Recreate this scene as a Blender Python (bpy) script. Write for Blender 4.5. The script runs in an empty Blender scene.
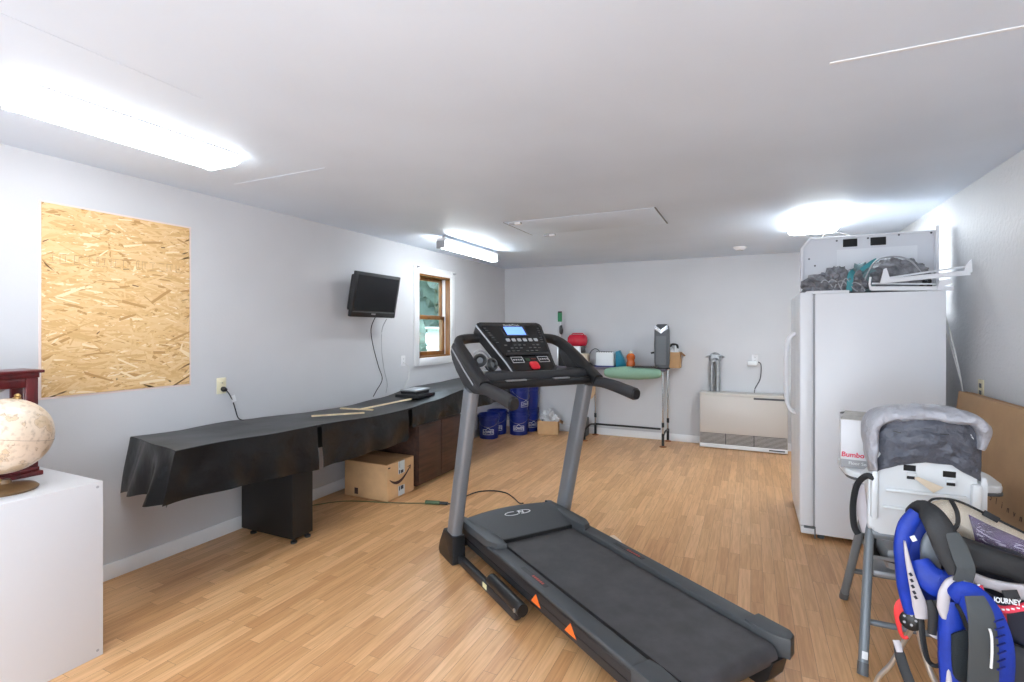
import bpy, bmesh, math, random
from mathutils import Vector, Matrix, noise
random.seed(7)
V = Vector
PI = math.pi
SC = bpy.context.scene
COL = SC.collection

# ------------------------------------------------------------------ camera, world, exposure
F_PX, YAW, HY, CAMZ = 507.93, 0.439377, 330.315, 1.486
XL, XR, YB, YF, CEIL = -3.467, 1.300, 7.107, -1.3, 2.44
cd = bpy.data.cameras.new('camera'); cam = bpy.data.objects.new('camera', cd); COL.objects.link(cam)
cam.location = (0, 0, CAMZ); cam.rotation_euler = (PI/2, 0, YAW)
cd.sensor_width = 36.0; cd.lens = 36.0*F_PX/1024; cd.shift_y = -(341-HY)/1024
cd.clip_start = 0.03; cd.clip_end = 300
SC.camera = cam
w = bpy.data.worlds.new('sky'); SC.world = w; w.use_nodes = True
bg = w.node_tree.nodes['Background']; bg.inputs[0].default_value = (0.80, 0.90, 1.0, 1); bg.inputs[1].default_value = 4.6
SC.view_settings.view_transform = 'Standard'; SC.view_settings.look = 'None'
SC.view_settings.exposure = 0.55; SC.view_settings.gamma = 1.0; SC.view_settings.use_curve_mapping = False
sl = bpy.data.lights.new('sun', 'SUN'); sl.energy = 10.0; sl.angle = .03; sl.color = (1, .99, .97)
sun = bpy.data.objects.new('sun', sl); COL.objects.link(sun); sun.rotation_euler = (math.radians(8), math.radians(38), 0)   # from the right, high
TUBE, LENS, LENS2, TINT = 25.0, 10.5, 22.0, (.91, .985, 1.02)          # radiance of bare tubes and of wrap-around lenses, their tint

SN, CS = math.sin(YAW), math.cos(YAW)
def at(px, py, Y):
    """point seen at a pixel of the photograph on the upright plane y = Y"""
    a = (px-512)/F_PX; d = V((a*CS-SN, a*SN+CS, -(py-HY)/F_PX)); return V((0, 0, CAMZ)) + d*(Y/d.y)
def atx(px, py, X):
    a = (px-512)/F_PX; d = V((a*CS-SN, a*SN+CS, -(py-HY)/F_PX)); return V((0, 0, CAMZ)) + d*(X/d.x)

# ------------------------------------------------------------------ materials
def lin(c):
    return tuple((x/255/12.92 if x/255 <= .04045 else ((x/255+.055)/1.055)**2.4) for x in c) + (1,)
MC = {}
def mat(name, c, rough=.5, metal=0., bump=None, var=None, spec=None, emit=None, coat=0.):
    """bump=(scale,strength,distance) noise relief; var=(scale,amount) soft colour variation of the stuff itself"""
    if name in MC: return MC[name]
    m = bpy.data.materials.new(name); m.use_nodes = True; nt = m.node_tree; b = nt.nodes['Principled BSDF']
    b.inputs['Base Color'].default_value = lin(c); b.inputs['Roughness'].default_value = rough; b.inputs['Metallic'].default_value = metal
    if spec is not None: b.inputs['Specular IOR Level'].default_value = spec
    if coat: b.inputs['Coat Weight'].default_value = coat
    if emit: b.inputs['Emission Color'].default_value = lin(c); b.inputs['Emission Strength'].default_value = emit
    tc = None
    if bump or var:
        tc = nt.nodes.new('ShaderNodeTexCoord')
    if bump:
        n = nt.nodes.new('ShaderNodeTexNoise'); n.inputs['Scale'].default_value = bump[0]; n.inputs['Detail'].default_value = 5
        bp = nt.nodes.new('ShaderNodeBump'); bp.inputs['Strength'].default_value = bump[1]; bp.inputs['Distance'].default_value = bump[2] if len(bump) > 2 else .01
        nt.links.new(tc.outputs['Object'], n.inputs['Vector']); nt.links.new(n.outputs['Fac'], bp.inputs['Height']); nt.links.new(bp.outputs[0], b.inputs['Normal'])
    if var:
        n = nt.nodes.new('ShaderNodeTexNoise'); n.inputs['Scale'].default_value = var[0]; n.inputs['Detail'].default_value = 6; n.inputs['Roughness'].default_value = .65
        r = nt.nodes.new('ShaderNodeValToRGB'); r.color_ramp.elements[0].position = .3; r.color_ramp.elements[1].position = .7
        k = var[1]
        r.color_ramp.elements[0].color = lin([max(0, x*(1-k)) for x in c]); r.color_ramp.elements[1].color = lin([min(255, x*(1+k)) for x in c])
        nt.links.new(tc.outputs['Object'], n.inputs['Vector']); nt.links.new(n.outputs['Fac'], r.inputs[0]); nt.links.new(r.outputs[0], b.inputs['Base Color'])
    MC[name] = m; return m

def glass_mat():
    m = bpy.data.materials.new('window_glass'); m.use_nodes = True; nt = m.node_tree; nt.nodes.clear()
    o = nt.nodes.new('ShaderNodeOutputMaterial'); mx = nt.nodes.new('ShaderNodeMixShader'); t = nt.nodes.new('ShaderNodeBsdfTransparent'); g = nt.nodes.new('ShaderNodeBsdfGlossy')
    g.inputs['Roughness'].default_value = .02; t.inputs[0].default_value = (.86, .93, .95, 1)
    mx.inputs[0].default_value = .07; nt.links.new(t.outputs[0], mx.inputs[1]); nt.links.new(g.outputs[0], mx.inputs[2]); nt.links.new(mx.outputs[0], o.inputs[0]); return m
def vinyl_mat():
    m = bpy.data.materials.new('clear_vinyl'); m.use_nodes = True; nt = m.node_tree; nt.nodes.clear()
    o = nt.nodes.new('ShaderNodeOutputMaterial'); mx = nt.nodes.new('ShaderNodeMixShader'); t = nt.nodes.new('ShaderNodeBsdfTransparent'); g = nt.nodes.new('ShaderNodeBsdfPrincipled')
    g.inputs['Base Color'].default_value = lin((225, 225, 225)); g.inputs['Roughness'].default_value = .12; mx.inputs[0].default_value = .16
    nt.links.new(t.outputs[0], mx.inputs[1]); nt.links.new(g.outputs[0], mx.inputs[2]); nt.links.new(mx.outputs[0], o.inputs[0]); return m

def floor_mat():
    m = bpy.data.materials.new('oak_strip_laminate'); m.use_nodes = True; nt = m.node_tree; b = nt.nodes['Principled BSDF']; L = nt.links.new
    tc = nt.nodes.new('ShaderNodeTexCoord')
    mp = nt.nodes.new('ShaderNodeMapping'); mp.inputs['Rotation'].default_value = (0, 0, PI/2); L(tc.outputs['Object'], mp.inputs[0])
    br = nt.nodes.new('ShaderNodeTexBrick'); br.inputs['Scale'].default_value = 1; br.inputs['Brick Width'].default_value = .58; br.inputs['Row Height'].default_value = .066
    br.inputs['Mortar Size'].default_value = .0007; br.inputs['Mortar Smooth'].default_value = .3; br.offset = .37; br.offset_frequency = 2; br.squash = .72; br.squash_frequency = 3
    br.inputs['Color1'].default_value = (0, 0, 0, 1); br.inputs['Color2'].default_value = (1, 1, 1, 1); br.inputs['Mortar'].default_value = (.5, .5, .5, 1); L(mp.outputs[0], br.inputs['Vector'])
    rp = nt.nodes.new('ShaderNodeValToRGB'); e = rp.color_ramp.elements
    e[0].position = 0; e[0].color = lin((200, 150, 104)); e[1].position = 1; e[1].color = lin((224, 178, 131))
    k = e.new(.3); k.color = lin((209, 161, 113)); k = e.new(.65); k.color = lin((217, 169, 121))
    L(br.outputs['Color'], rp.inputs[0])
    # grain, long along the boards, shifted from strip to strip
    ad = nt.nodes.new('ShaderNodeVectorMath'); ad.operation = 'ADD'; sc = nt.nodes.new('ShaderNodeVectorMath'); sc.operation = 'SCALE'; sc.inputs['Scale'].default_value = 7.3
    L(br.outputs['Color'], sc.inputs[0]); L(tc.outputs['Object'], ad.inputs[0]); L(sc.outputs[0], ad.inputs[1])
    m2 = nt.nodes.new('ShaderNodeMapping'); m2.inputs['Scale'].default_value = (38, 2.2, 1); L(ad.outputs[0], m2.inputs[0])
    n = nt.nodes.new('ShaderNodeTexNoise'); n.inputs['Scale'].default_value = 1.6; n.inputs['Detail'].default_value = 7; n.inputs['Distortion'].default_value = .9; L(m2.outputs[0], n.inputs['Vector'])
    gr = nt.nodes.new('ShaderNodeValToRGB'); gr.color_ramp.elements[0].position = .33; gr.color_ramp.elements[0].color = (.78, .70, .60, 1); gr.color_ramp.elements[1].position = .62; gr.color_ramp.elements[1].color = (1.06, 1.05, 1.03, 1)
    L(n.outputs['Fac'], gr.inputs[0])
    mx = nt.nodes.new('ShaderNodeMix'); mx.data_type = 'RGBA'; mx.blend_type = 'MULTIPLY'; mx.inputs[0].default_value = .75; L(rp.outputs[0], mx.inputs[6]); L(gr.outputs[0], mx.inputs[7])
    ms = nt.nodes.new('ShaderNodeMix'); ms.data_type = 'RGBA'; ms.inputs[7].default_value = lin((120, 86, 56)); L(br.outputs['Fac'], ms.inputs[0]); L(mx.outputs[2], ms.inputs[6])
    L(ms.outputs[2], b.inputs['Base Color']); b.inputs['Roughness'].default_value = .34; b.inputs['Specular IOR Level'].default_value = .45
    bp = nt.nodes.new('ShaderNodeBump'); bp.inputs['Strength'].default_value = .08; bp.inputs['Distance'].default_value = .002; L(n.outputs['Fac'], bp.inputs['Height']); L(bp.outputs[0], b.inputs['Normal'])
    return m

def wall_mat(name, c, bscale, bstr, bdist, scuffs=True):
    m = bpy.data.materials.new(name); m.use_nodes = True; nt = m.node_tree; b = nt.nodes['Principled BSDF']; L = nt.links.new
    tc = nt.nodes.new('ShaderNodeTexCoord'); b.inputs['Roughness'].default_value = .55; b.inputs['Specular IOR Level'].default_value = .3
    n = nt.nodes.new('ShaderNodeTexNoise'); n.inputs['Scale'].default_value = bscale; n.inputs['Detail'].default_value = 6; n.inputs['Distortion'].default_value = .4; L(tc.outputs['Object'], n.inputs['Vector'])
    bp = nt.nodes.new('ShaderNodeBump'); bp.inputs['Strength'].default_value = bstr; bp.inputs['Distance'].default_value = bdist; L(n.outputs['Fac'], bp.inputs['Height']); L(bp.outputs[0], b.inputs['Normal'])
    n2 = nt.nodes.new('ShaderNodeTexNoise'); n2.inputs['Scale'].default_value = .9; n2.inputs['Detail'].default_value = 3; L(tc.outputs['Object'], n2.inputs['Vector'])
    r = nt.nodes.new('ShaderNodeValToRGB'); r.color_ramp.elements[0].position = .35; r.color_ramp.elements[1].position = .7
    r.color_ramp.elements[0].color = lin([x*.975 for x in c]); r.color_ramp.elements[1].color = lin([min(255, x*1.015) for x in c]); L(n2.outputs['Fac'], r.inputs[0]); L(r.outputs[0], b.inputs['Base Color'])
    return m

def globe_mat():
    m = bpy.data.materials.new('antique_globe_map'); m.use_nodes = True; nt = m.node_tree; b = nt.nodes['Principled BSDF']; L = nt.links.new
    tc = nt.nodes.new('ShaderNodeTexCoord'); n = nt.nodes.new('ShaderNodeTexNoise'); n.inputs['Scale'].default_value = 15; n.inputs['Detail'].default_value = 8; L(tc.outputs['Object'], n.inputs['Vector'])
    r = nt.nodes.new('ShaderNodeValToRGB'); e = r.color_ramp.elements; e[0].position = .36; e[0].color = lin((204, 178, 146)); e[1].position = .60; e[1].color = lin((226, 208, 188))
    k = e.new(.43); k.color = lin((214, 190, 160)); k = e.new(.445); k.color = lin((178, 156, 136)); k = e.new(.46); k.color = lin((224, 204, 182))
    L(n.outputs['Fac'], r.inputs[0])
    n2 = nt.nodes.new('ShaderNodeTexNoise'); n2.inputs['Scale'].default_value = 45; n2.inputs['Detail'].default_value = 4; L(tc.outputs['Object'], n2.inputs['Vector'])
    r2 = nt.nodes.new('ShaderNodeValToRGB'); r2.color_ramp.elements[0].position = .30; r2.color_ramp.elements[0].color = (.55, .5, .45, 1); r2.color_ramp.elements[1].position = .48; r2.color_ramp.elements[1].color = (1, 1, 1, 1); L(n2.outputs['Fac'], r2.inputs[0])
    mx = nt.nodes.new('ShaderNodeMix'); mx.data_type = 'RGBA'; mx.blend_type = 'MULTIPLY'; mx.inputs[0].default_value = .6; L(r.outputs[0], mx.inputs[6]); L(r2.outputs[0], mx.inputs[7])
    L(mx.outputs[2], b.inputs['Base Color']); b.inputs['Roughness'].default_value = .28; return m

def wood_mat(name, c1, c2, scale=(3, 40, 40), rough=.4):
    m = bpy.data.materials.new(name); m.use_nodes = True; nt = m.node_tree; b = nt.nodes['Principled BSDF']; L = nt.links.new
    tc = nt.nodes.new('ShaderNodeTexCoord'); mp = nt.nodes.new('ShaderNodeMapping'); mp.inputs['Scale'].default_value = scale; L(tc.outputs['Object'], mp.inputs[0])
    n = nt.nodes.new('ShaderNodeTexNoise'); n.inputs['Scale'].default_value = 1; n.inputs['Detail'].default_value = 6; n.inputs['Distortion'].default_value = .6; L(mp.outputs[0], n.inputs['Vector'])
    r = nt.nodes.new('ShaderNodeValToRGB'); r.color_ramp.elements[0].position = .35; r.color_ramp.elements[1].position = .68; r.color_ramp.elements[0].color = lin(c1); r.color_ramp.elements[1].color = lin(c2)
    L(n.outputs['Fac'], r.inputs[0]); L(r.outputs[0], b.inputs['Base Color']); b.inputs['Roughness'].default_value = rough; return m

M = dict(
 wall=wall_mat('grey_wall_paint', (203, 203, 206), 55, .12, .004), wallr=wall_mat('knockdown_wall_paint', (206, 206, 208), 34, .5, .012),
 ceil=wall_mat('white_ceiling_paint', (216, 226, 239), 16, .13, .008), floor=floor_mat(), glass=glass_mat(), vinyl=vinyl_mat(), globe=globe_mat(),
 trim=mat('white_trim_paint', (228, 228, 230), .4), ivory=mat('ivory_plastic', (226, 218, 188), .4), white=mat('white_laminate', (212, 212, 216), .35),
 black=mat('black_plastic', (26, 26, 28), .42), soft=mat('soft_black_grip', (44, 44, 47), .55, bump=(220, .2, .001)), tdark=mat('treadmill_charcoal', (62, 64, 67), .5, bump=(260, .15, .001)),
 belt=mat('treadmill_belt', (62, 60, 62), .62, bump=(400, .3, .001), var=(6, .16)), tside=mat('treadmill_side_black', (38, 38, 41), .45),
 tgrey=mat('silver_grey_paint', (128, 131, 137), .38, .35), tlite=mat('light_grey_plastic', (160, 162, 166), .4, .2), chrome=mat('chrome', (205, 207, 210), .15, 1.), steel=mat('brushed_steel', (190, 192, 195), .32, .9),
 gloss=mat('gloss_black_panel', (18, 18, 20), .18), lcd=mat('lcd_blue', (110, 150, 245), .2, emit=1.0), orange=mat('orange_sticker', (236, 112, 42), .5), red=mat('red_button', (214, 36, 52), .35),
 wht=mat('white_mark', (225, 226, 228), .5), gmark=mat('grey_mark', (165, 166, 170), .4), vin=mat('black_vinyl_cloth', (24, 24, 25), .27, bump=(7, .35, .03), spec=.42), ped=mat('black_laminate', (13, 13, 14), .5),
 vintop=mat('dark_grey_vinyl', (54, 54, 56), .42, var=(6, .18), bump=(9, .2, .015)),  # for the top sheet, a paler grey than the hanging flaps
 pine=mat('pale_pine', (226, 206, 168), .6, var=(20, .08)), card=mat('corrugated_card', (202, 162, 118), .75, var=(5, .05)), bigcard=mat('brown_card', (176, 140, 102), .78, var=(3, .05)), cardd=mat('card_edge', (160, 118, 78), .8),
 ink=mat('dark_brown_ink', (58, 34, 32), .7), tape=mat('clear_label_tape', (190, 200, 205), .3), navy=mat('label_navy', (32, 38, 52), .4),
 blue=mat('blue_bucket_plastic', (14, 36, 118), .32), fridge=mat('white_enamel', (226, 227, 231), .3, bump=(160, .1, .001)), fgap=mat('grey_gasket', (150, 152, 156), .6), 
 heater=mat('beige_grey_enamel', (196, 190, 184), .4), louver=mat('grey_louver', (76, 78, 82), .5, .1), dark=mat('dark_void', (14, 14, 15), .7),
 fab=mat('grey_nylon', (116, 116, 121), .6, bump=(11, 1., .06), var=(13, .32)), teal=mat('teal_strap', (62, 140, 148), .6), 
 silver=mat('silver_nylon', (168, 169, 177), .40, bump=(11, .9, .05)), slate=mat('slate_nylon', (88, 91, 101), .5, bump=(9, 1., .06)), hcw=mat('white_moulded_plastic', (226, 230, 233), .35), hcleg=mat('grey_leg_paint', (120, 126, 132), .4, .2),
 royal=mat('royal_blue_nylon', (8, 50, 158), .55, bump=(60, .3, .004), var=(12, .12)), cgrey=mat('light_grey_nylon', (196, 190, 194), .55), cblk=mat('black_nylon', (32, 33, 36), .6, bump=(90, .4, .003)), web=mat('charcoal_webbing', (62, 66, 68), .65, bump=(180, .3, .002)), mesh=mat('black_mesh_pad', (24, 32, 36), .8, bump=(300, .6, .003)),
 cnavy=mat('dark_navy_nylon', (26, 30, 48), .6), redn=mat('red_nylon', (220, 50, 52), .5), pink=mat('pink_red_cord', (226, 60, 84), .5), alu=mat('brushed_aluminium', (206, 202, 196), .3, .8), 
 cream=mat('cream_fabric', (226, 212, 190), .7, var=(6, .06)), purple=mat('purple_print', (70, 48, 96), .6, var=(14, .3)), osb0=mat('osb_base', (206, 160, 98), .7, var=(18, .15)),
 cherry=wood_mat('cherry_stain', (74, 22, 26), (108, 34, 36), (30, 30, 4), .3), oak=wood_mat('golden_oak', (112, 70, 30), (150, 100, 48), (40, 40, 3), .4), walnut=wood_mat('dark_walnut', (52, 32, 24), (76, 48, 36), (40, 3, 30), .45), base=mat('dark_wood_base', (112, 84, 54), .4),
 brass=mat('aged_brass', (170, 138, 88), .35, .8), mirror=mat('mirror', (215, 218, 220), .03, 1.), cable=mat('black_cable', (30, 30, 32), .5), wcable=mat('pale_cable', (205, 204, 200), .5), green=mat('green_cord', (70, 92, 62), .5), 
 seaf=mat('seafoam_cloth', (130, 166, 144), .6, bump=(30, .3, .01)), orb=mat('amber_orange_plastic', (186, 90, 34), .25), tealp=mat('teal_plastic', (26, 124, 150), .35), rtank=mat('red_enamel', (196, 34, 56), .25), dgrey=mat('dark_grey_plastic', (88, 91, 95), .42), 
 ftable=mat('plum_grey_top', (92, 84, 96), .5), tan=mat('tan_board', (206, 172, 136), .6), galv=mat('galvanised', (158, 160, 162), .4, .7, var=(25, .12)), grn=mat('green_handle', (20, 130, 78), .4),
 rust=mat('rust_foot', (150, 92, 56), .6), leaf=mat('tree_leaves', (66, 80, 72), .8, var=(2, .3)), bark=mat('bark', (90, 74, 60), .9), grass=mat('lawn', (80, 104, 66), .9, var=(3, .15)), shed=mat('white_siding', (240, 242, 244), .6), printg=mat('print_grey', (150, 150, 152), .5), skin=mat('print_beige', (222, 200, 188), .6), clrtape=mat('pale_tape', (226, 205, 186), .3))
def tube_mat(nm, st_):
    m = bpy.data.materials.new(nm); m.use_nodes = True; b = m.node_tree.nodes['Principled BSDF']
    b.inputs['Base Color'].default_value = (.9, .9, .9, 1); b.inputs['Emission Color'].default_value = TINT+(1,); b.inputs['Emission Strength'].default_value = st_; return m
M['tube'] = tube_mat('fluorescent_glow', TUBE); M['lens'] = tube_mat('lit_acrylic_lens', LENS); M['lens2'] = tube_mat('brighter_acrylic_lens', LENS2)

# ------------------------------------------------------------------ mesh helpers
WM = {}                                     # world matrix of every linked object
def frame(o, x, y, z=None):
    """matrix with origin o and axes x, y (z = x cross y)"""
    x = V(x).normalized(); y = V(y); z = x.cross(y).normalized(); y = z.cross(x)
    m = Matrix.Identity(4)
    for i in range(3): m[i][0], m[i][1], m[i][2], m[i][3] = x[i], y[i], z[i], o[i]
    return m
def smooth_path(pts, n=6):
    pts = [V(p) for p in pts]; out = []
    for i in range(len(pts)-1):
        p0, p1, p2, p3 = pts[max(i-1, 0)], pts[i], pts[i+1], pts[min(i+2, len(pts)-1)]
        for k in range(n):
            t = k/n; out.append(.5*((2*p1)+(p2-p0)*t+(2*p0-5*p1+4*p2-p3)*t*t+(3*p1-p0-3*p2+p3)*t**3))
    out.append(pts[-1]); return out
def lerp_list(a, n):
    if not isinstance(a, (list, tuple)): return [a]*n
    r = []
    for i in range(n):
        x = i/(n-1)*(len(a)-1); k = min(int(x), len(a)-2); r.append(a[k]+(a[k+1]-a[k])*(x-k))
    return r
class MB:
    def __init__(s, xf=None): s.bm = bmesh.new(); s.xf = xf; s.mi = 0
    def _q(s, vs):
        try: f = s.bm.faces.new(vs); f.material_index = s.mi; return f
        except ValueError: return None
    def box(s, c, d, bev=0., seg=2, m=None):
        c, d = V(c), V(d)/2; vs = []
        for z in (-1, 1):
            for y in (-1, 1):
                for x in (-1, 1):
                    p = V((x*d.x, y*d.y, z*d.z)); p = (m @ p if m else p) + c; vs.append(s.bm.verts.new(p))
        fs = [s._q([vs[i] for i in q]) for q in ((0, 2, 3, 1), (4, 5, 7, 6), (0, 1, 5, 4), (2, 6, 7, 3), (0, 4, 6, 2), (1, 3, 7, 5))]
        if bev > 0:
            es = list({e for f in fs for e in f.edges}); bev = min(bev, .48*min(d)*2)
            r = bmesh.ops.bevel(s.bm, geom=es, offset=bev, segments=seg, affect='EDGES', profile=.5)
            for f in r['faces']: f.material_index = s.mi
        return s
    def b2(s, p, q, bev=0., seg=2):          # box from corner to corner
        p, q = V(p), V(q); return s.box((p+q)/2, [abs(q[i]-p[i]) for i in range(3)], bev, seg)
    def sweep(s, pts, wd, th=None, up=(0, 0, 1), n=12, ex=2., smooth=0, cap=True):
        """tube with a (super)elliptic section: wd across, th along 'up'"""
        if smooth: pts = smooth_path(pts, smooth)
        pts = [V(p) for p in pts]; th = wd if th is None else th; N = len(pts); W, T = lerp_list(wd, N), lerp_list(th, N)
        rings = []
        for i, p in enumerate(pts):
            t = (pts[min(i+1, N-1)]-pts[max(i-1, 0)]).normalized()
            u = V(up[i]) if isinstance(up, list) else V(up)
            if abs(t.dot(u.normalized())) > .97: u = V((1, 0, 0)) if abs(t.x) < .9 else V((0, 1, 0))
            a = t.cross(u).normalized(); b = a.cross(t).normalized(); ring = []
            for k in range(n):
                q = 2*PI*(k+.5)/n; c_, s_ = math.cos(q), math.sin(q)
                x = abs(c_)**(2/ex)*(1 if c_ > 0 else -1); y = abs(s_)**(2/ex)*(1 if s_ > 0 else -1)
                ring.append(s.bm.verts.new(p+a*(x*W[i]/2)+b*(y*T[i]/2)))
            rings.append(ring)
        for i in range(N-1):
            for k in range(n): s._q([rings[i][k], rings[i][(k+1) % n], rings[i+1][(k+1) % n], rings[i+1][k]])
        if cap: s._q(rings[0][::-1]); s._q(rings[-1])
        return s
    def cyl(s, p, q, r, r2=None, n=20):
        return s.sweep([p, q], [2*r, 2*(r if r2 is None else r2)], n=n)
    def lathe(s, prof, c=(0, 0, 0), n=28, axis=(0, 0, 1), sx=1., sy=1.):
        c = V(c); z = V(axis).normalized(); x = V((1, 0, 0)) if abs(z.x) < .9 else V((0, 1, 0)); y = z.cross(x).normalized(); x = y.cross(z); rings = []
        for r, h in prof:
            rings.append([s.bm.verts.new(c+z*h+(x*math.cos(2*PI*k/n)*sx+y*math.sin(2*PI*k/n)*sy)*r) for k in range(n)])
        for i in range(len(rings)-1):
            for k in range(n): s._q([rings[i][k], rings[i][(k+1) % n], rings[i+1][(k+1) % n], rings[i+1][k]])
        if prof[0][0] > 1e-6: s._q(rings[0][::-1])
        if prof[-1][0] > 1e-6: s._q(rings[-1])
        bmesh.ops.remove_doubles(s.bm, verts=[v for r in rings for v in r], dist=1e-6); return s
    def prism(s, poly, m, h, bev=0., seg=2):
        """2-D outline in the x,y of matrix m, raised by h along its z"""
        a = [s.bm.verts.new(m @ V((p[0], p[1], 0))) for p in poly]; b = [s.bm.verts.new(m @ V((p[0], p[1], h))) for p in poly]; n = len(poly)
        fs = [s._q(a[::-1]), s._q(b)]+[s._q([a[i], a[(i+1) % n], b[(i+1) % n], b[i]]) for i in range(n)]
        if bev:
            es = list({e for f in fs[:2] if f for e in f.edges}); r = bmesh.ops.bevel(s.bm, geom=es, offset=bev, segments=seg, affect='EDGES', profile=.5)
            for f in r['faces']: f.material_index = s.mi
        return s
    def quad3(s, pts, h):                    # polygon of 3-D points with thickness h along its normal
        pts = [V(p) for p in pts]; nrm = (pts[1]-pts[0]).cross(pts[2]-pts[0]).normalized()
        a = [s.bm.verts.new(p) for p in pts]; b = [s.bm.verts.new(p+nrm*h) for p in pts]; n = len(pts)
        s._q(a[::-1]); s._q(b)
        for i in range(n): s._q([a[i], a[(i+1) % n], b[(i+1) % n], b[i]])
        return s
    def grid(s, fn, nu, nv, th=0.):
        """sheet fn(u,v); th>0 adds a second skin behind it"""
        g = [[V(fn(i/nu, j/nv)) for j in range(nv+1)] for i in range(nu+1)]
        va = [[s.bm.verts.new(p) for p in r] for r in g]
        for i in range(nu):
            for j in range(nv): s._q([va[i][j], va[i+1][j], va[i+1][j+1], va[i][j+1]])
        if th:
            vb = []
            for i in range(nu+1):
                r = []
                for j in range(nv+1):
                    du = g[min(i+1, nu)][j]-g[max(i-1, 0)][j]; dv = g[i][min(j+1, nv)]-g[i][max(j-1, 0)]; nn = du.cross(dv)
                    nn = nn.normalized() if nn.length > 1e-9 else V((0, 0, 1)); r.append(s.bm.verts.new(g[i][j]-nn*th))
                vb.append(r)
            for i in range(nu):
                for j in range(nv): s._q([vb[i][j], vb[i][j+1], vb[i+1][j+1], vb[i+1][j]])
            for i in range(nu): s._q([va[i][0], vb[i][0], vb[i+1][0], va[i+1][0]]); s._q([va[i][nv], va[i+1][nv], vb[i+1][nv], vb[i][nv]])
            for j in range(nv): s._q([va[0][j], va[0][j+1], vb[0][j+1], vb[0][j]]); s._q([va[nu][j], vb[nu][j], vb[nu][j+1], va[nu][j+1]])
        return s
    def blob(s, c, r, sub=3, amp=.15, fr=3., seed=0., flat=None):
        t = bmesh.new(); bmesh.ops.create_icosphere(t, subdivisions=sub, radius=1); mp = {}
        for v in t.verts:
            k = 1+amp*noise.noise(v.co*fr+V((seed, seed*1.7, 3)))+amp*.5*noise.noise(v.co*fr*2.7+V((seed, 9, 3)))
            p = V((v.co.x*r[0], v.co.y*r[1], v.co.z*r[2]))*k
            if flat is not None and p.z < flat: p.z = flat+(p.z-flat)*.05
            mp[v.index] = s.bm.verts.new(V(c)+p)
        t.verts.index_update()
        for f in t.faces: s._q([mp[v.index] for v in f.verts])
        t.free(); return s
    def pillow(s, outline, nrm, th, rings=6, dome=1.):
        """padded shape from a closed 3-D outline, rounded towards both faces"""
        P = [V(p) for p in outline]; c = sum(P, V())/len(P); nrm = V(nrm).normalized(); top, bot = [], []
        for sgn in (1, -1):
            prev = None
            for k in range(rings+1):
                q = k/rings*PI/2; sc_ = 1-(1-math.cos(q))*.0-(k/rings)**1.0*.0; f = math.cos(q*.94); h = math.sin(q)**.6*th/2*sgn if k else 0
                if k == 0 and sgn == -1: ring = base
                else: ring = [s.bm.verts.new(c+(p-c)*(f if k else 1)+nrm*h*dome) for p in P]
                if k == 0 and sgn == 1: base = ring
                if prev:
                    n = len(P)
                    for i in range(n): s._q([prev[i], prev[(i+1) % n], ring[(i+1) % n], ring[i]][::sgn])
                prev = ring
            s._q(prev[::sgn])
        return s
    def done(s, name, m, parent=None, loc=None, ang=38, xf=None):
        xf = xf or s.xf
        if xf: bmesh.ops.transform(s.bm, matrix=xf, verts=s.bm.verts)
        if parent is not None: bmesh.ops.transform(s.bm, matrix=WM[parent.name].inverted(), verts=s.bm.verts)
        elif loc is not None: bmesh.ops.translate(s.bm, vec=-V(loc), verts=s.bm.verts)
        bmesh.ops.recalc_face_normals(s.bm, faces=s.bm.faces)
        me = bpy.data.meshes.new(name); s.bm.to_mesh(me); s.bm.free()
        for mm in (m if isinstance(m, list) else [m]): me.materials.append(mm)
        me.polygons.foreach_set('use_smooth', [True]*len(me.polygons)); me.set_sharp_from_angle(angle=math.radians(ang))
        o = bpy.data.objects.new(name, me); COL.objects.link(o)
        if parent is not None: o.parent = parent; WM[o.name] = WM[parent.name].copy()
        else:
            if loc is not None: o.location = loc
            WM[o.name] = Matrix.Translation(V(loc) if loc is not None else V())
        return o
def tag(o, label, cat, group=None, kind=None):
    o['label'] = label; o['category'] = cat
    if group: o['group'] = group
    if kind: o['kind'] = kind
    return o
def struct(name, mb, m): o = mb.done(name, m); o['kind'] = 'structure'; return o
def thing(name, label, cat, loc, rz=0., group=None):
    o = bpy.data.objects.new(name, None); COL.objects.link(o); o.empty_display_size = .1
    o.location = loc; o.rotation_euler = (0, 0, rz); WM[o.name] = Matrix.Translation(V(loc)) @ Matrix.Rotation(rz, 4, 'Z'); return tag(o, label, cat, group)
def dup(root, loc, label=None, rz=None):
    r = root.copy(); COL.objects.link(r); r.location = loc
    if rz is not None: r.rotation_euler = (0, 0, rz)
    if label: r['label'] = label
    for ch in list(root.children):
        c = ch.copy(); COL.objects.link(c); c.parent = r
        for g in list(ch.children): d = g.copy(); COL.objects.link(d); d.parent = c
    return r
def text(name, body, size, m, mtl, parent, ext=.0006, align='CENTER', shear=0., bold=0., xs=1.):
    cu = bpy.data.curves.new(name, 'FONT'); cu.body = body; cu.size = size; cu.extrude = ext; cu.align_x = align; cu.align_y = 'CENTER'; cu.shear = shear; cu.offset = bold; cu.resolution_u = 3
    t = bpy.data.objects.new('tmp', cu); COL.objects.link(t); dg = bpy.context.evaluated_depsgraph_get()
    me = bpy.data.meshes.new_from_object(t.evaluated_get(dg)); COL.objects.unlink(t); bpy.data.objects.remove(t)
    if xs != 1.: me.transform(Matrix.Diagonal((xs, 1, 1, 1)))
    me.transform(WM[parent.name].inverted() @ m); me.name = name; me.materials.clear(); me.materials.append(mtl)
    o = bpy.data.objects.new(name, me); COL.objects.link(o); o.parent = parent; WM[o.name] = WM[parent.name].copy(); return o

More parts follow.
